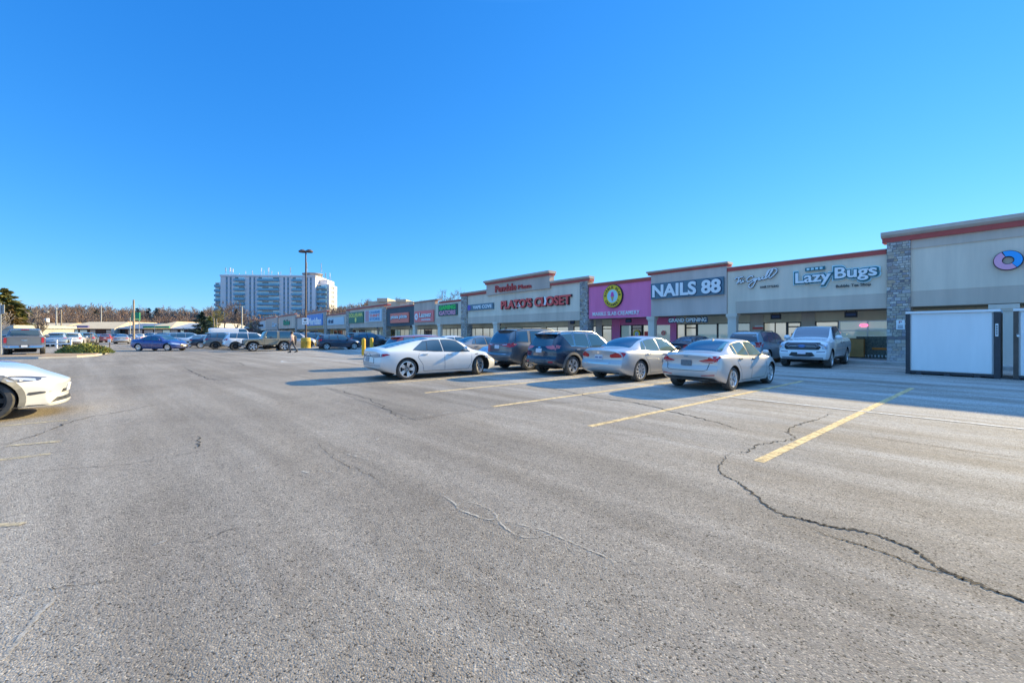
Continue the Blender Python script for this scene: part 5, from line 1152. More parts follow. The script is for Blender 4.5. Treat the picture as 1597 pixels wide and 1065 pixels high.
# white box van behind the dark SUV
S = suv_spec(5.6, 2.0, 2.35, (1.1, 4.4), .36); S['top'] = [(0, 2.2), (.1, 2.3), (.5, 2.35), (4.2, 2.33), (4.6, 2.1), (4.95, 1.5), (5.1, 1.25), (5.4, 1.1), (5.6, .9)]; S['belt'] = [(0, 1.2), (4.6, 1.15), (5.1, 1.08), (5.6, .8)]; S['roofw'] = [(0, .86), (5.0, .85)]
S['rear'] = [(.3, .05), (.5, 0), (2.3, .08)]; S['ws'] = (4.62, 5.0, 'top', 0, 0, .95); S['rw'] = (0, 0, 'rear', 1.5, 1.95, (.7, .7)); S['wins'] = [(3.6, 4.9, 3.6, 4.5)]; S['cat'] = 'van'; S['mirror'] = (4.7, 1.25); S['plate'] = None
v_ = make_car('delivery_van', S, pwhite, 'white high roofed van behind the dark grey SUV'); at(v_, -40.3, 60, math.atan2(.63, .776))
# khaki two-door off-roader
S = suv_spec(4.0, 1.72, 1.82, (.85, 3.27), .41)
S['top'] = [(0, 1.72), (.05, 1.78), (.2, 1.80), (1.9, 1.82), (2.2, 1.80), (2.32, 1.72), (2.5, 1.38), (2.6, 1.19), (2.7, 1.165), (3.5, 1.12), (3.9, 1.08), (4.0, 1.03)]
S['belt'] = [(0, 1.13), (2.5, 1.13), (2.7, 1.11), (3.9, 1.03), (4.0, .99)]; S['xtra'] = [2.27, 2.36, 2.42, 2.55]; S['plan'] = [(0, .76), (.1, .78), (2.5, .78), (2.8, .74), (4.0, .62)]; S['roofw'] = [(0, .70), (2.6, .70), (3, .6)]
S['bottom'] = [(0, .5), (4.0, .5)]; S['rear'] = [(.5, .0), (1.8, .03)]; S['front'] = [(.5, .0), (1.1, .03)]; S['rc'] = .05; S['fc'] = .06; S['crown'] = .95; S['prof'] = [(0, .97), (.1, 1), (.9, 1), (1, .985)]
S['ws'] = (2.30, 2.56, 'top', 0, 0, .95); S['rw'] = (0, 0, 'rear', 1.2, 1.68, (.60, .55)); S['wins'] = [(.16, 1.18, .2, 1.2), (1.42, 2.3, 1.42, 2.14)]; S['mirror'] = (2.35, 1.2); S['handles'] = [(1.5, 1.04)]; S['seams'] = [[(1.32, 1.7), (1.32, .6), (1.5, .52)], [(2.4, 1.13), (2.4, .55)]]
S['parts'] = [('sill_trim', trimk, 'side', [(1.3, .51), (2.75, .51), (2.75, .58), (1.3, .58)], 0), ('grille', gk, 'front', [(-.4, .75), (.4, .75), (.4, 1.0), (-.4, 1.0)], 0), ('headlight', clearlamp, 'front', rrect(-.60, -.44, .82, .98, .07), 1), ('tail_light', redlamp, 'rear', rrect(-.72, -.62, .85, 1.08, .02), 1)]
S['rimstyle'] = 'star'; S['gap'] = .10; S['wout'] = .13; S['tw'] = .25; S['plate'] = None; S['cat'] = 'off-roader'
jp = make_car('off_roader', S, tanp, 'khaki two door off-roader with flared wings and rear spare wheel')
for xa in S['axles']:
    for sg in (1, -1):
        q = MB(); y0, y1 = sorted((sg * .70, sg * .96)); P = [(xa - .68, .62), (xa - .52, .62), (xa - .33, .93), (xa + .33, .93), (xa + .55, .62), (xa + .68, .62), (xa + .46, 1.02), (xa - .46, 1.02)]
        P = [(xa - .66, .60), (xa - .42, 1.0), (xa + .42, 1.0), (xa + .68, .60), (xa + .56, .60), (xa + .36, .93), (xa - .36, .93), (xa - .54, .60)]
        q.add([(p[0], y0, p[1]) for p in P] + [(p[0], y1, p[1]) for p in P], [(0, 1, 6, 7), (1, 2, 5, 6), (2, 3, 4, 5), (15, 14, 9, 8), (14, 13, 10, 9), (13, 12, 11, 10), (0, 8, 9, 1), (1, 9, 10, 2), (2, 10, 11, 3), (7, 6, 14, 15), (6, 5, 13, 14), (5, 4, 12, 13), (0, 7, 15, 8), (3, 11, 12, 4)])
        q.build('wing_flare', tanp, jp, (2.0, 0, 0))
MB().box(-.16, .0, -.75, .75, .48, .68).build('rear_bumper', trimk, jp, (2.0, 0, 0)); MB().box(4.0, 4.2, -.80, .80, .50, .70).build('front_bumper', trimk, jp, (2.0, 0, 0))
tme, kme = wheel_mesh(.41, .25, 'star'); sw = empty('spare_wheel', (-2.17, 0, 1.0), math.pi / 2); sw.parent = jp; sw.rotation_euler = (0, 0, -math.pi / 2); link('tyre', tme, sw); link('rim', kme, sw)
MB().box(-.06, .02, -.05, .05, .9, 1.1).build('spare_carrier', trimk, jp, (2.0, 0, 0))
placed(jp, 43.7, 6.75, math.pi)
# grey pickup at the left, seen from behind
S = pickup_spec(5.8, 2.0, 1.90); S['parts'] += [('tail_light', redlamp, 'rear', rrect(-.93, -.80, .92, 1.28, .02), 1), ('tail_light', redlamp, 'side', rrect(.14, .22, .92, 1.28, .02), 0), ('tailgate_seam', seam_m, 'rear', [(-.8, .80), (.8, .80), (.8, .812), (-.8, .812)], 0), ('tailgate_seam', seam_m, 'rear', [(-.79, .80), (-.78, .80), (-.78, 1.3), (-.79, 1.3)], 1),
    ('bumper_trim', chrome, 'rear', [(-.95, .58), (.95, .58), (.95, .72), (-.95, .72)], 0), ('bumper_trim', trimk, 'rear', [(-.3, .60), (.3, .60), (.22, .76), (-.22, .76)], 0), ('badge', chrome, 'rear', [(-.16, 1.08), (-.04, 1.06), (.16, 1.08), (.12, 1.12), (-.12, 1.12)], 0), ('licence_plate', platew, 'rear', rrect(-.15, .15, .62, .74, .01, 2), 0)]
S['rw'] = (1.80, 1.93, 'top', 0, 0, .9)
c9 = make_car('pickup_truck', S, greyp, 'dusty grey pickup truck seen from behind at the left edge, beyond the kerb island')
MB().prism([(-.70, 1.44), (.70, 1.44), (.62, 1.80), (-.62, 1.80)], 1.76, 1.80, 'x').build('cab_window', carglass, c9, (2.9, 0, 0)); MB().box(1.80, 1.88, -.2, .2, 1.84, 1.88).build('brake_light', redlamp, c9, (2.9, 0, 0))
at(c9, -36.35, 31.2, UH + R(9))
# ================================================================= street furniture
galv = mat('galvanised', (.42, .42, .40), .5, .5, noise=.15); wood = mat('weathered_pole', (.36, .30, .22), .9, noise=.3, scale=3); brown = mat('pole_brown', (.10, .065, .05), .5, noise=.2); yellow = mat('bollard_yellow', (.72, .42, .02), .5, noise=.15, scale=4); yelb = mat('base_yellow', (.50, .36, .06), .8, noise=.3, scale=3)
e = empty('street_lamp', (-20.3, 41.1, .11), 0, 'tall brown lot lamp with twin heads on a yellow concrete base', 'lamp post')
MB().lathe([(0, 0), (.42, 0), (.45, .03), (.45, .62), (.47, .66), (.47, .72), (.45, .76), (.43, .98), (.40, 1.05), (0, 1.05)], 20).build('base', yelb, e, smooth=40)
MB().tube([(0, 0, 1.0), (0, 0, 9.46)], [.095, .065], 10).build('pole', brown, e, smooth=60)
MB().tube([(-.35, 0, 9.45), (.35, 0, 9.45)], .05, 8).build('arm', brown, e, smooth=60)
for sg in (-1, 1): h_ = MB().lathe([(0, .18), (.15, .16), (.33, .04), (.36, -.06), (.30, -.12), (0, -.12)], 14, (sg * .34, 0, 9.55)).build('lamp_head', brown, e, smooth=50)
MB().box(-.30, .28, -.13, -.11, 2.35, 3.0).build('notice', white_m, e); MB().box(-.12, .12, -.137, -.131, 2.7, 2.85).box(-.2, .2, -.137, -.131, 2.48, 2.52).build('notice_ink', dark_m, e)
MB().box(-.05, .05, -.16, -.08, 3.2, 3.8).build('bracket', brown, e)
for i, (x, y, lab) in enumerate(((-10.45, 29.4, 'yellow steel bollard nearer the camera, left of the white liftback'), (-11.1, 33.0, 'yellow steel bollard farther back, right one of the pair'))):
    e = empty('bollard', (x, y, 0), 0, lab, 'bollard', 'pair of yellow bollards'); MB().lathe([(0, 0), (.135, 0), (.135, 1.12), (.12, 1.19), (.07, 1.235), (0, 1.25)], 18).build('post', yellow, e, smooth=40)
    MB().lathe([(.30, 0), (.30, .03), (.1345, .04)], 18).build('footing', conc, e)
def pole(px, Y, ztop, m, r_, label, head=None, arm=0.):
    e = empty('utility_pole' if m is wood else 'light_pole', ((px - 798.5) / 651 * Y, Y, 0), 0, label, 'pole')
    MB().tube([(0, 0, 0), (0, 0, ztop)], [r_, r_ * .7], 8).build('shaft', m, e, smooth=60)
    if head == 'cross': MB().box(-.9, .9, -.05, .05, ztop - .5, ztop - .38).build('crossarm', wood, e)
    if head == 'lamp': MB().tube([(0, 0, ztop - .1), (-.7, 0, ztop + .1)], .04, 6).build('arm', m, e); MB().box(-1.1, -.6, -.12, .12, ztop + .0, ztop + .12).build('lamp_head', galv, e)
    if head == 'box': MB().box(-.25, .25, -.2, .2, ztop - 1.6, ztop - 1.0).build('signal_box', white_m, e); MB().lathe([(0, .25), (.3, .1), (.3, -.1), (0, -.2)], 10, (0, 0, ztop)).build('lamp_head', galv, e)
    return e
pole(208.5, 76, 7.7, wood, .19, 'tall weathered wooden pole rising left of the blue sedan'); pole(88, 80, 6.5, galv, .14, 'left of two slim pale poles behind the white rail', 'cross'); pole(95.5, 92, 6.8, wood, .14, 'right of two slim pale poles behind the white rail')
pole(158, 142, 11, galv, .16, 'slim lamp pole behind the cream roofed shops', 'lamp'); pole(72.5, 64, 4.9, brown, .09, 'short lamp pole with white boxes behind the grey pickup', 'box'); pole(333.5, 104, 5.4, wood, .17, 'left wooden pole beside the spruce'); pole(338, 112, 5.6, wood, .15, 'right wooden pole beside the spruce')
pole(377.5, 92, 7.5, galv, .16, 'pale pole in front of the apartment block, left of the plaza end'); pole(203, 118, 6.1, galv, .13, 'short pale pole left of the green pylon sign', 'cross'); pole(241, 118, 4.6, galv, .08, 'thin pole before the green fascia shop')
# thin post at the left edge
e = empty('sign_post', (-33.8, 27.6, .19), 0, 'thin pale post at the very left edge before the grey pickup', 'post'); MB().tube([(0, 0, 0), (0, 0, 3.4)], .035, 8).build('post', galv, e)
MB().box(-.2, .2, .036, .05, 2.7, 3.3).build('plate', galv, e)
# white rail
e = empty('white_rail', (-49.3, 45.2, 0), R(12), 'low white two bar rail behind the kerb island', 'rail'); q = MB()
for x in (-1.8, .0, 1.8): q.box(x * .72 - .06, x * .72 + .06, -.05, .05, 0, .93)
q.build('post', white_m, e); MB().box(-1.42, 1.42, -.045, .045, .93, 1.08).build('top_bar', white_m, e); MB().box(-1.23, -.065, -.03, .03, .40, .53).box(.065, 1.23, -.03, .03, .40, .53).build('lower_bar', white_m, e)
# little sign on the island tip
e = empty('sign_post', (-31.9, 33.1, .19), 0, 'small low marker post on the tip of the kerb island', 'post'); MB().tube([(0, 0, 0), (0, 0, .95)], .03, 6).build('post', brown, e); MB().box(-.12, .12, -.045, -.03, .7, .95).build('plate', white_m, e)
# ================================================================= far buildings
cream = mat('mansard_cream', (.80, .57, .32), .8, noise=.12, scale=.5); brick = mat('brick_brown', (.16, .07, .05), .9, noise=.3, scale=1.5); slate = mat('roof_slate_blue', (.17, .22, .27), .8, noise=.15, scale=.5); awning = mat('awning_green', (.02, .28, .13), .6); purple = mat('banner_purple', (.13, .10, .28), .6); pale_roof = mat('roof_pale', (.50, .47, .42), .7)
Y0 = 128.
def PX(px, Y=Y0): return (px - 798.5) / 651 * Y
def PZ(py, Y=Y0): return 1.58 + (520 - py) / 651 * Y
e = empty('far_shops', (PX(160), Y0, 0), 0, 'low row of brick shops with cream mansard roofs across the far lot', 'shop row'); o_ = (PX(160), Y0, 0)
MB().box(PX(-60), PX(325), Y0, Y0 + 22, 0, 3.4).build('wall', brick, e, o_)
def mans(x0, x1, zt, m, nm='roof', in_=.8):
    a, b, z0, z = PX(x0), PX(x1), 3.0, zt
    q = MB(); q.add([(a, Y0 - 1.6, z0), (b, Y0 - 1.6, z0), (b, Y0 + 22, z0), (a, Y0 + 22, z0), (a + in_, Y0 + 6, z), (b - in_, Y0 + 6, z), (b - in_, Y0 + 16, z), (a + in_, Y0 + 16, z)], [(0, 1, 5, 4), (1, 2, 6, 5), (2, 3, 7, 6), (3, 0, 4, 7), (4, 5, 6, 7), (3, 2, 1, 0)])
    q.build(nm, m, e, o_)
mans(-60, 95, 4.9, cream); mans(95.5, 186, 5.3, cream, in_=2.5); mans(186.5, 232, 4.8, slate); mans(229, 272, 5.4, cream, in_=4); mans(269, 325, 4.9, pale_roof)
MB().box(PX(112), PX(146), Y0 - 1.75, Y0 - 1.3, 3.35, 3.95).build('banner', purple, e, o_); MB().box(PX(231), PX(271), Y0 - 1.8, Y0 - 1.35, 3.2, 3.8).build('awning', awning, e, o_)
rr = random.Random(5); x = -50
while x < 318:
    wd = rr.choice([5, 8, 11, 14])
    if rr.random() < .62: MB().box(PX(x), PX(x + wd), Y0 - .06, Y0 + .05, .4, 2.6).build('window', rr.choice([shopdark, shopglass, carglass]), e, o_)
    x += wd + rr.choice([1, 3, 5])
MB().box(PX(184), PX(189), Y0 - 2.2, Y0 - .3, 0, 2.99).build('brick_pier', conc, e, o_)
e = empty('pylon_sign', (PX(212, 116), 116, 0), 0, 'green and yellow pylon sign above the cream roofed shops', 'sign'); MB().tube([(.9, 0, 0), (.9, 0, 6.2)], .12, 6).build('post', galv, e); MB().box(-1.1, 1.1, -.15, .15, 5.2, 7.4).build('panel', awning, e); MB().box(-.2, 1.0, -.18, -.151, 5.3, 5.7).build('stripe', mat('sign_yellow', (.75, .66, .12)), e)
# shed at the left behind the pickup
e = empty('garage_building', (PX(8, 58), 58, 0), 0, 'low pale grey flat roofed building behind the pickup at the left edge', 'building'); MB().box(-6, 1.2, 0, 8, 0, 2.3).build('wall', conc, e); MB().box(-6.2, 1.4, -.2, 8.2, 2.3, 2.75).build('roof', galv, e); MB().box(-3, -1.5, -.04, .05, 0, 2.0).build('door', frame_m, e)
# tan block behind the plaza roof
tanw = mat('render_tan', (.48, .42, .33), .9, noise=.1, scale=.4)
Yb = 100.; e = empty('warehouse', (PX(608, Yb), Yb, 0), 0, 'plain tan building showing above the middle of the plaza roof', 'building'); o_ = (PX(608, Yb), Yb, 0)
MB().box(PX(574, Yb), PX(644, Yb), Yb, Yb + 15, 0, PZ(470, Yb)).build('wall', tanw, e, o_); MB().box(PX(590, Yb), PX(606, Yb), Yb - 1, Yb + 10, PZ(471, Yb), PZ(465.5, Yb)).box(PX(618, Yb), PX(634, Yb), Yb - .5, Yb + 10, PZ(471, Yb), PZ(467, Yb)).build('parapet', tanw, e, o_); MB().box(PX(624, Yb), PX(638, Yb), Yb - .1, Yb + .1, PZ(477, Yb), PZ(472, Yb)).build('vent_grille', st_dark, e, o_)
# ---- apartment block
apw = mat('apartment_concrete', (.78, .73, .70), .85, noise=.08, scale=.1); apb = mat('balcony_blue', (.20, .42, .52), .6, noise=.1, scale=.3); apg = glassmat('apartment_glass', (.55, .72, .72), .08); apd = glassmat('apartment_glass_dark', (.03, .05, .07), .08)
Ya = 242.; sc_ = 651 / Ya; ang = R(4)
ap = empty('apartment_block', (PX(411, Ya), Ya + 3, 0), R(3.5), 'twelve storey pale apartment block with blue balconies and rooftop antennas', 'apartment block')
def ax(px): return (px - 412) / sc_
FL = 2.78; top = 34.9
def abox(n_, x0, x1, y0, y1, z0, z1, m): return MB().box(x0, x1, y0, y1, z0, z1).build(n_, m, ap)
abox('wall', ax(342), ax(487), 0, 17, 0, top, apw); abox('side_wing', ax(327.5), ax(342) - .01, 4, 17, 0, top - 3.2, apw); abox('end_wing', ax(487) + .01, ax(503.5), 3, 17, 0, top - 3.9, apw); abox('end_wall', ax(503.5) + .01, ax(503.5) + .8, 2.8, 16, 0, top - 3.9, mat('apartment_end', (.62, .61, .59), .85))
abox('parapet', ax(342) - .3, ax(487) + .3, -.3, 17.3, top + .002, top + .9, apw); abox('parapet', ax(487) + .32, ax(500), 6, 17.0, top - 3.89, top - .8, apw)
MB().lathe([(0, 0), (5.4, 0), (5.4, 1.6), (5.9, 1.62), (5.9, 2.2), (0, 2.2)], 24, (ax(473), 9, top + .9)).build('penthouse', mat('penthouse_brown', (.34, .30, .27), .9, noise=.3, scale=.6), ap, smooth=30)
strip_m = mat('recess_strip', (.20, .30, .40), .7)
def wincol(x0, x1, z0=0, n_=12, m=apd, y=0., ztop=top):
    MB().box(ax(x0) - .15, ax(x1) + .15, y - .03, y + .1, 6, ztop - .3).build('recess_strip', strip_m, ap)
    for k in range(n_):
        zb = ztop - (k + 1) * FL + .75
        if zb < 6: break
        MB().box(ax(x0), ax(x1), y - .05, y + .1, zb, zb + 1.45).build('window', m, ap)
def balcol(x0, x1, y=0., ztop=top, n_=12, split=1):
    for k in range(n_):
        zb = ztop - (k + 1) * FL
        if zb < 5: break
        MB().box(ax(x0), ax(x1), y - 1.5, y - .02, zb + .0, zb + .16).box(ax(x0), ax(x1), y - 1.55, y - 1.45, zb + .16, zb + 1.3).box(ax(x0), ax(x0) + .1, y - 1.44, y - .02, zb + .16, zb + 1.15).box(ax(x1) - .1, ax(x1), y - 1.44, y - .02, zb + .16, zb + 1.15).build('balcony', apb, ap)
        for i in range(split):
            a = x0 + (x1 - x0) * i / split; b = x0 + (x1 - x0) * (i + 1) / split; w_ = b - a
            MB().box(ax(a + w_ * .04), ax(a + w_ * .36), y - .05, y + .1, zb + .2, zb + 2.3).build('balcony_door', apg if (k * 7 + i * 3) % 4 else apd, ap); MB().box(ax(a + w_ * .42), ax(a + w_ * .97), y - .05, y + .1, zb + .95, zb + 2.3).build('window', apd if (k * 5 + i) % 3 else apg, ap)
for px in (350.5, 356.5, 386, 392.5, 438, 444, 473, 479): wincol(px, px + 2.0, n_=10)
balcol(363.5, 379, n_=10); balcol(399, 431.5, split=2, n_=10); balcol(451.5, 466, n_=10); balcol(328, 341.5, 4, top - 3.2, 6); balcol(487.5, 502, 3, top - 3.9, 8)
for k in range(10):
    for y in (7.0, 9.6): MB().box(ax(503.5) + .7, ax(503.5) + .86, y, y + 1.0, top - 3.9 - (k + 1) * FL + .5, top - 3.9 - (k + 1) * FL + 1.9).build('end_window', apd, ap)
rr = random.Random(9)
for px, hh, wd in ((345.5, 4.6, .35), (352, 4.6, .8), (356, 4.0, .8), (366, 1.2, .2), (376, 2.6, .12), (386, 3.0, .3), (400, 4.6, .5), (404, 3.2, .2), (411, 4.8, .7), (416, 2.8, .2), (426, 2.2, .5), (430, 2.4, .2), (445, 5.2, .35), (464, 6.2, .3), (487, 5.8, .3), (493, 4.6, .4), (500, 4.6, .45)):
    z = top + .9 if px < 489 else top - .8; y = 3 if px < 489 else 10
    if 460 < px < 489: z = top + 3.8; y = 9
    q = MB(); q.tube([(ax(px), y, z - .05), (ax(px), y, z + hh)], .09, 5)
    if wd > .25:
        for s_ in (-1, 1): q.tube([(ax(px) + s_ * 1.1, y, z), (ax(px), y, z + hh * .55)], .06, 4)
    q.build('antenna_mast', galv, ap); MB().box(ax(px) - wd / 2, ax(px) + wd / 2, y - .3, y - .1, z + hh * .5, z + hh).build('antenna_panel', white_m if wd > .4 else galv, ap)
# ================================================================= vegetation
bark = mat('bark_grey', (.20, .165, .14), .95, noise=.3, scale=6); twig = mat('twigs_brown', (.21, .155, .125), .95, noise=.35, scale=.05); twig_d = mat('twigs_dark', (.13, .10, .085), .95, noise=.3, scale=.3)
def leafmat(name, c, c2, tr=0.): return mat(name, c, .75, noise=.3, scale=.8, col2=c2)
def bare_tree(h_, seed, lv=4, spread=1., r0=None, sides=3, tube_min=.012):
    rr = random.Random(seed); tr_ = MB(); tw = MB(); r0 = r0 or h_ * .022
    def grow(p, d, ln, r_, k):
        segs = 3 if k < 2 else 2; pts = [p]; rads = [r_]
        for i in range(segs):
            d = (d + Vector((rr.uniform(-.18, .18), rr.uniform(-.18, .18), rr.uniform(-.02, .12))) * (1 + k * .25)).normalized(); p = p + d * ln / segs; pts.append(p); rads.append(max(tube_min, r_ * (1 - .42 * (i + 1) / segs)))
        (tr_ if k < 2 else tw).tube(pts, rads, 6 if k == 0 else sides, cap=False)
        if k >= lv: return
        n_ = rr.randint(3, 4) if k else rr.randint(5, 7)
        for i in range(n_):
            q = pts[rr.randint(1, segs)] if k else pts[0].lerp(pts[-1], rr.uniform(.35, 1.0)); a = rr.uniform(0, 2 * math.pi); el = rr.uniform(.35, 1.0)
            nd = (d * rr.uniform(.5, 1.0) + Vector((math.cos(a), math.sin(a), rr.uniform(-.1, .5))) * el * spread).normalized()
            grow(q, nd, ln * rr.uniform(.5, .72), rads[-1] * rr.uniform(.5, .75) if k else r_ * .5, k + 1)
    grow(Vector((0, 0, -.1)), Vector((0, 0, 1)), h_ * .52, r0, 0); return tr_, tw
def tree_obj(name, label, x, y, z, h_, seed, lv=4, spread=1., m1=bark, m2=None, tm=.012, group=None, sc=1.):
    e = empty(name, (x, y, z), 0, label, 'tree', group); a, b = bare_tree(h_, seed, lv, spread, tube_min=tm); a.build('trunk', m1, e, smooth=60); b.build('crown', m2 or m1, e); return e
tree_obj('bare_tree', 'pale bare tree overlapping the evergreen at the left edge', -45.3, 36.5, 0, 3.9, 11, 4, .9, mat('bark_pale', (.42, .36, .30), .9, noise=.2)); tree_obj('bare_tree', 'small bare tree behind the grey pickup roof', -66, 58.5, 0, 4.6, 12, 4, .8, bark, tm=.03)
tree_obj('young_tree', 'thin young tree with few branches on the island by the low bush', -34.6, 34.2, .15, 1.9, 13, 2, .35, wood)
tree_obj('bare_tree', 'large bare pale brown tree right of the spruce', PX(352, 128), 128, 0, 11, 21, 5, .95, bark, twig, .035); tree_obj('bare_tree', 'bare tree leaning towards the apartment block', PX(367, 134), 134, 0, 9.5, 22, 5, .9, bark, twig, .035)
tree_obj('bare_tree', 'yellow brown bare tree just behind the two wooden poles', PX(336, 120), 120, 0, 7.5, 23, 5, .8, bark, mat('twigs_olive', (.30, .25, .09), .95, noise=.3, scale=.3), .035)
tree_obj('bare_tree', 'bare crown showing above the roof by the green lettering sign', -14.5, 99, 0, 11.6, 31, 5, .9, bark, twig, .02)
for i, (X, Y, h_) in enumerate(((38, 58, 8.9), (46, 58.5, 9.1), (44, 62, 9.3))): tree_obj('bare_tree', ('bare crown left of the bubble tea parapet', 'bare crown above the bubble tea parapet beside the stone pillar', 'bare crown just behind the tall parapet corner')[i], X, Y, 0, h_, 41 + i, 5, .9, bark, twig_d, .02)
def conifer(name, label, x, y, h_, rad, seed, m, n_=2600, shape=1.0, lean=0.):
    rr = random.Random(seed); e = empty(name, (x, y, 0), 0, label, 'tree'); MB().tube([(0, 0, 0), (0, 0, h_ * .9)], [h_ * .03, h_ * .008], 6).build('trunk', bark, e)
    q = MB(); nb = int(h_ * 13)
    for b in range(nb):
        f = (b + rr.random()) / nb; z = h_ * (.05 + .93 * f); L_ = rad * (1 - f) ** shape * rr.uniform(.6, 1.15) + .15; a = rr.uniform(0, 6.283); dr = rr.uniform(-.25, .15)
        k = max(4, int(n_ / nb))
        for i in range(k):
            t = rr.uniform(.15, 1); c = Vector((math.cos(a) * L_ * t, math.sin(a) * L_ * t, z + dr * L_ * t + rr.uniform(-.1, .12)))
            c += Vector((rr.gauss(0, .12), rr.gauss(0, .12), rr.gauss(0, .08))) * L_ * .8; s_ = rr.uniform(.16, .36) * (h_ / 8) ** .5
            u = Vector((math.cos(a) + rr.uniform(-.5, .5), math.sin(a) + rr.uniform(-.5, .5), rr.uniform(-.4, .4))).normalized(); v_ = u.cross(Vector((rr.uniform(-1, 1), rr.uniform(-1, 1), 1))).normalized()
            q.add([c - u * s_ - v_ * s_ * .3, c + v_ * s_ * .35, c + u * s_ * 1.3, c - v_ * s_ * .35], [(0, 1, 2, 3)])
    q.build('crown', m, e); return e
fol = leafmat('cedar_foliage', (.06, .075, .02), (.30, .28, .07)); fol2 = leafmat('spruce_foliage', (.02, .05, .045), (.06, .11, .08)); fol3 = leafmat('yew_foliage', (.10, .125, .03), (.40, .42, .10)); folo = leafmat('cedar_bronze', (.10, .07, .02), (.30, .19, .05))
conifer('evergreen_tree', 'tall olive evergreen at the left edge of the picture', PX(9, 62), 62, 8.3, 3.9, 1, fol, 16000, .8); conifer('evergreen_tree', 'bronze tinged evergreen in front of the tall olive one', PX(14, 60), 60, 5.6, 2.2, 2, folo, 4200, .7); conifer('evergreen_tree', 'lower olive evergreen on the right of the left edge clump', PX(33, 62), 62, 4.6, 2.4, 3, fol, 6500, .8)
conifer('spruce_tree', 'dark blue green spruce in front of the bare trees', PX(314, 100), 100, 6.8, 3.6, 4, fol2, 5500, .8); conifer('spruce_tree', 'yellow green conifer close behind the dark spruce', PX(328, 106), 106, 6.0, 2.6, 5, fol3, 3500, .8)
conifer('spruce_tree', 'dark pine beside the lower left of the apartment block', PX(369, 190), 190, 13, 4.5, 6, fol2, 3500, .9)
# juniper bush on the island
e = empty('juniper_bush', (-31.7, 31.0, .12), R(10), 'low spreading green juniper bush with rusty patches on the kerb island', 'bush'); rr = random.Random(8)
for nm, m, cnt in (('foliage', fol3, 5200), ('rusty_foliage', leafmat('juniper_rust', (.16, .05, .02), (.26, .10, .04)), 500)):
    q = MB()
    for i in range(cnt):
        a = rr.uniform(0, 6.283); f = rr.random() ** .5; X, Yv = math.cos(a) * f * 1.75, math.sin(a) * f * .8
        if nm != 'foliage' and X < .5: continue
        hh = .62 * (1 - f ** 3) * (1 + .18 * math.sin(X * 4 + 1) * math.cos(Yv * 5)); z = rr.uniform(.3, 1) * hh; c = Vector((X, Yv, z)); s_ = rr.uniform(.06, .15)
        u = Vector((X * .4 + rr.uniform(-.8, .8), Yv * .6 + rr.uniform(-.8, .8), rr.uniform(.2, 1.2))).normalized(); v_ = u.cross(Vector((rr.uniform(-1, 1), rr.uniform(-1, 1), .2))).normalized()
        q.add([c - v_ * s_ * .3, c + u * s_ * 1.6, c + v_ * s_ * .3], [(0, 1, 2)])
    q.build(nm, m, e)
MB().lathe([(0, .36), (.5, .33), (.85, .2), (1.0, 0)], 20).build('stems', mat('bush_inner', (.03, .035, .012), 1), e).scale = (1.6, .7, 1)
# ---- the wood on the hill: one mass of bare trees
base = [bare_tree(1.0, 100 + i, 3, .95, .02, 3, .006) for i in range(5)]
wood_mb = MB(); rr = random.Random(77); V = []; Fc = []; Mi = []
for i in range(1500):
    px = rr.uniform(-60, 690) if i % 4 == 0 else (rr.uniform(495, 680) if i % 4 == 1 else rr.uniform(-60, 340)); Y = rr.uniform(180, 300)
    if i % 3 == 0: Y = rr.uniform(172, 215)
    X = (px - 798.5) / 651 * Y; z = hillz(X, Y) - .3; h_ = rr.uniform(8, 11.5) * (1.0 if px < 330 else 1.15); a = rr.uniform(0, 6.28); ca, sa = math.cos(a) * h_, math.sin(a) * h_
    tr_, tw = base[i % 5]; b = rr.random(); mi = 0 if b < .55 else (1 if b < .85 else 2)
    for q, m_ in ((tr_, 3), (tw, mi)):
        o = len(V); V += [(X + v[0] * ca - v[1] * sa, Y + v[0] * sa + v[1] * ca, z + v[2] * h_) for v in q.v]; Fc += [tuple(k + o for k in f_) for f_ in q.f]; Mi += [m_] * len(q.f)
wood_mb.v, wood_mb.f, wood_mb.m = V, Fc, Mi
tag(wood_mb.build('bare_woodland', [twig, mat('twigs_rust', (.25, .16, .115), .95, noise=.3, scale=.06), mat('twigs_grey', (.165, .13, .11), .95, noise=.3, scale=.06), bark]), 'brown leafless woodland covering the hill behind the shops', 'woodland', kind='stuff')
q = MB(); rr = random.Random(6); U = []
for i in range(3200):
    px = rr.uniform(-40, 690); Y = rr.uniform(172, 290); X = (px - 798.5) / 651 * Y; z = hillz(X, Y); s_ = rr.uniform(1.2, 2.6); 
    for k in range(7):
        c = Vector((X + rr.gauss(0, s_), Y + rr.gauss(0, s_), z + abs(rr.gauss(0, s_ * .8)))); u = Vector((rr.uniform(-1, 1), rr.uniform(-1, 1), rr.uniform(.5, 2))).normalized(); v_ = u.cross(Vector((rr.uniform(-1, 1), 1, 0))).normalized(); w_ = .16
        q.add([c - v_ * w_, c + u * s_ * 1.3, c + v_ * w_], [(0, 1, 2)])
tag(q.build('undergrowth', twig), 'brushwood between the bare trees on the hill', 'undergrowth', kind='stuff')
for i, px in enumerate((150, 214, 232, 244, 345)):
    conifer('pine_tree', ('dark pine on the hilltop above the purple banner shop', 'small dark pine on the skyline right of the wooden pole', 'dark pine crown on the skyline above the green sign', 'second dark pine crown on the skyline above the green awning', 'dark pine on the hill left of the apartment block')[i], PX(px, 225), 225, 15.5 - (i == 0) * 1.0, 3.4, 60 + i, fol2, 1500, .6)
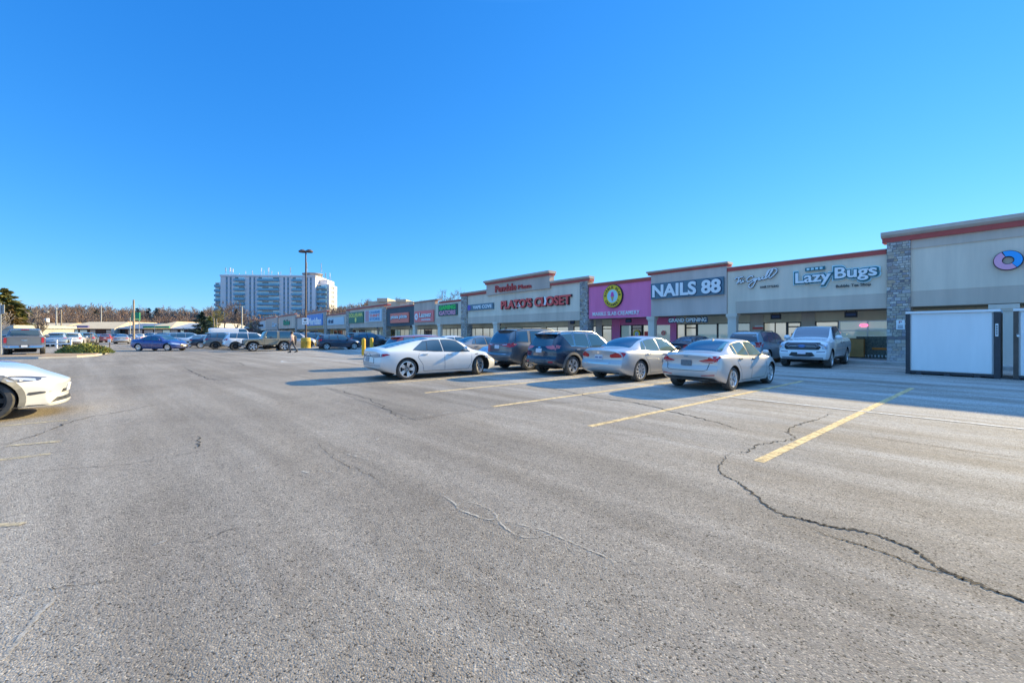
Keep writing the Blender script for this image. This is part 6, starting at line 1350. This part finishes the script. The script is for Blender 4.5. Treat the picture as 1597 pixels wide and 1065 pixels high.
# ---- a person walking behind the off-roader
def person(x, y, head, label):
    e = empty('person', (x, y, 0), head, label, 'person')
    def skin_obj(name, pts, edges, radii, mats, sub=2):
        me = bpy.data.meshes.new(name); me.from_pydata(pts, edges, []); o = link(name, me, None); m_ = o.modifiers.new('s', 'SKIN'); m_.use_smooth_shade = True
        sv = me.skin_vertices[0].data
        for i, r_ in enumerate(radii): sv[i].radius = r_ if isinstance(r_, tuple) else (r_, r_)
        sv[0].use_root = True; s2 = o.modifiers.new('u', 'SUBSURF'); s2.levels = sub; s2.render_levels = sub
        dg = bpy.context.evaluated_depsgraph_get(); nm = bpy.data.meshes.new_from_object(o.evaluated_get(dg)); bpy.data.objects.remove(o); nm.materials.clear()
        for m__ in mats: nm.materials.append(m__)
        return link(name, nm, e)
    H = [(0, 0, .92), (0, 0, 1.08), (.02, 0, 1.28), (.03, 0, 1.42), (.05, 0, 1.50), (.07, 0, 1.60), (.07, 0, 1.66),
         (0, .09, .88), (.16, .10, .50), (.12, .10, .10), (.24, .10, .04), (0, -.09, .88), (-.12, -.10, .50), (-.34, -.10, .16), (-.24, -.10, .06),
         (.03, .18, 1.38), (-.06, .24, 1.12), (.06, .25, .90), (.10, .25, .82), (.03, -.18, 1.38), (.12, -.24, 1.13), (.30, -.22, .98), (.37, -.22, .95)]
    Ed = [(0, 1), (1, 2), (2, 3), (3, 4), (4, 5), (5, 6), (0, 7), (7, 8), (8, 9), (9, 10), (0, 11), (11, 12), (12, 13), (13, 14), (3, 15), (15, 16), (16, 17), (17, 18), (3, 19), (19, 20), (20, 21), (21, 22)]
    Rd = [.12, .115, .13, .11, .05, .085, .075, .09, .058, .04, .038, .09, .058, .04, .038, .06, .042, .032, .028, .06, .042, .032, .028]
    skinm = mat('skin', (.55, .33, .24), .6)
    skin_obj('body', H, Ed, Rd, [skinm])
    ids = [0, 1, 2, 3, 15, 16, 17, 19, 20, 21]; mp = {k: i for i, k in enumerate(ids)}
    skin_obj('jacket', [H[k] for k in ids], [(mp[a], mp[b]) for a, b in Ed if a in mp and b in mp], [Rd[k] + .028 for k in ids], [mat('jacket_pinkish', (.55, .40, .36), .9, noise=.3, scale=6)])
    ids = [0, 7, 8, 9, 11, 12, 13]; mp = {k: i for i, k in enumerate(ids)}
    skin_obj('trousers', [H[k] for k in ids], [(mp[a], mp[b]) for a, b in Ed if a in mp and b in mp], [Rd[k] + .022 for k in ids], [mat('trousers_grey', (.12, .115, .12), .9)])
    for (x_, y_, z_, rz_) in ((.17, .10, 0, 0), (-.30, -.10, .05, -.3)):
        q = MB(); q.prism([(-.10, 0), (.17, 0), (.18, .04), (.08, .08), (-.04, .12), (-.11, .11)], -.045, .045, 'y'); o = q.build('shoe', mat('shoe_black', (.02, .02, .02), .5), e, loc=(x_, y_, z_)); o.rotation_euler = (0, -rz_, 0)
    q = MB(); q.lathe([(0, .13), (.05, .125), (.095, .08), (.105, .0), (.09, -.06)], 14, (.055, 0, 1.62)); q.build('hair', mat('hair_dark', (.03, .022, .018), .7), e, smooth=50)
    for s_ in (-1, 1): MB().lathe([(0, .012), (.01, .006), (.012, 0)], 8, (.145, s_ * .033, 1.615), 'x').build('eye', dark_m, e)
    MB().prism([(.145, 1.615), (.18, 1.575), (.145, 1.57)], -.012, .012, 'y').build('nose', skinm, e); MB().box(.14, .152, -.025, .025, 1.54, 1.548).build('mouth', red_m, e)
    for k, s_ in ((18, 1), (22, -1)):
        c = Vector(H[k])
        for j in range(4): MB().tube([c + Vector((.005, (j - 1.5) * .018, -.01)), c + Vector((.03, (j - 1.5) * .02, -.05)), c + Vector((.05, (j - 1.5) * .018, -.075 + (j % 2) * .006))], [.009, .008, .007], 5).build('finger', skinm, e)
        MB().tube([c + Vector((.02, -s_ * .025, .0)), c + Vector((.05, -s_ * .04, -.03))], [.01, .008], 5).build('thumb', skinm, e)
    return e
person(-18.1, 34.4, R(182), 'person in a pinkish jacket walking left behind the khaki off-roader')
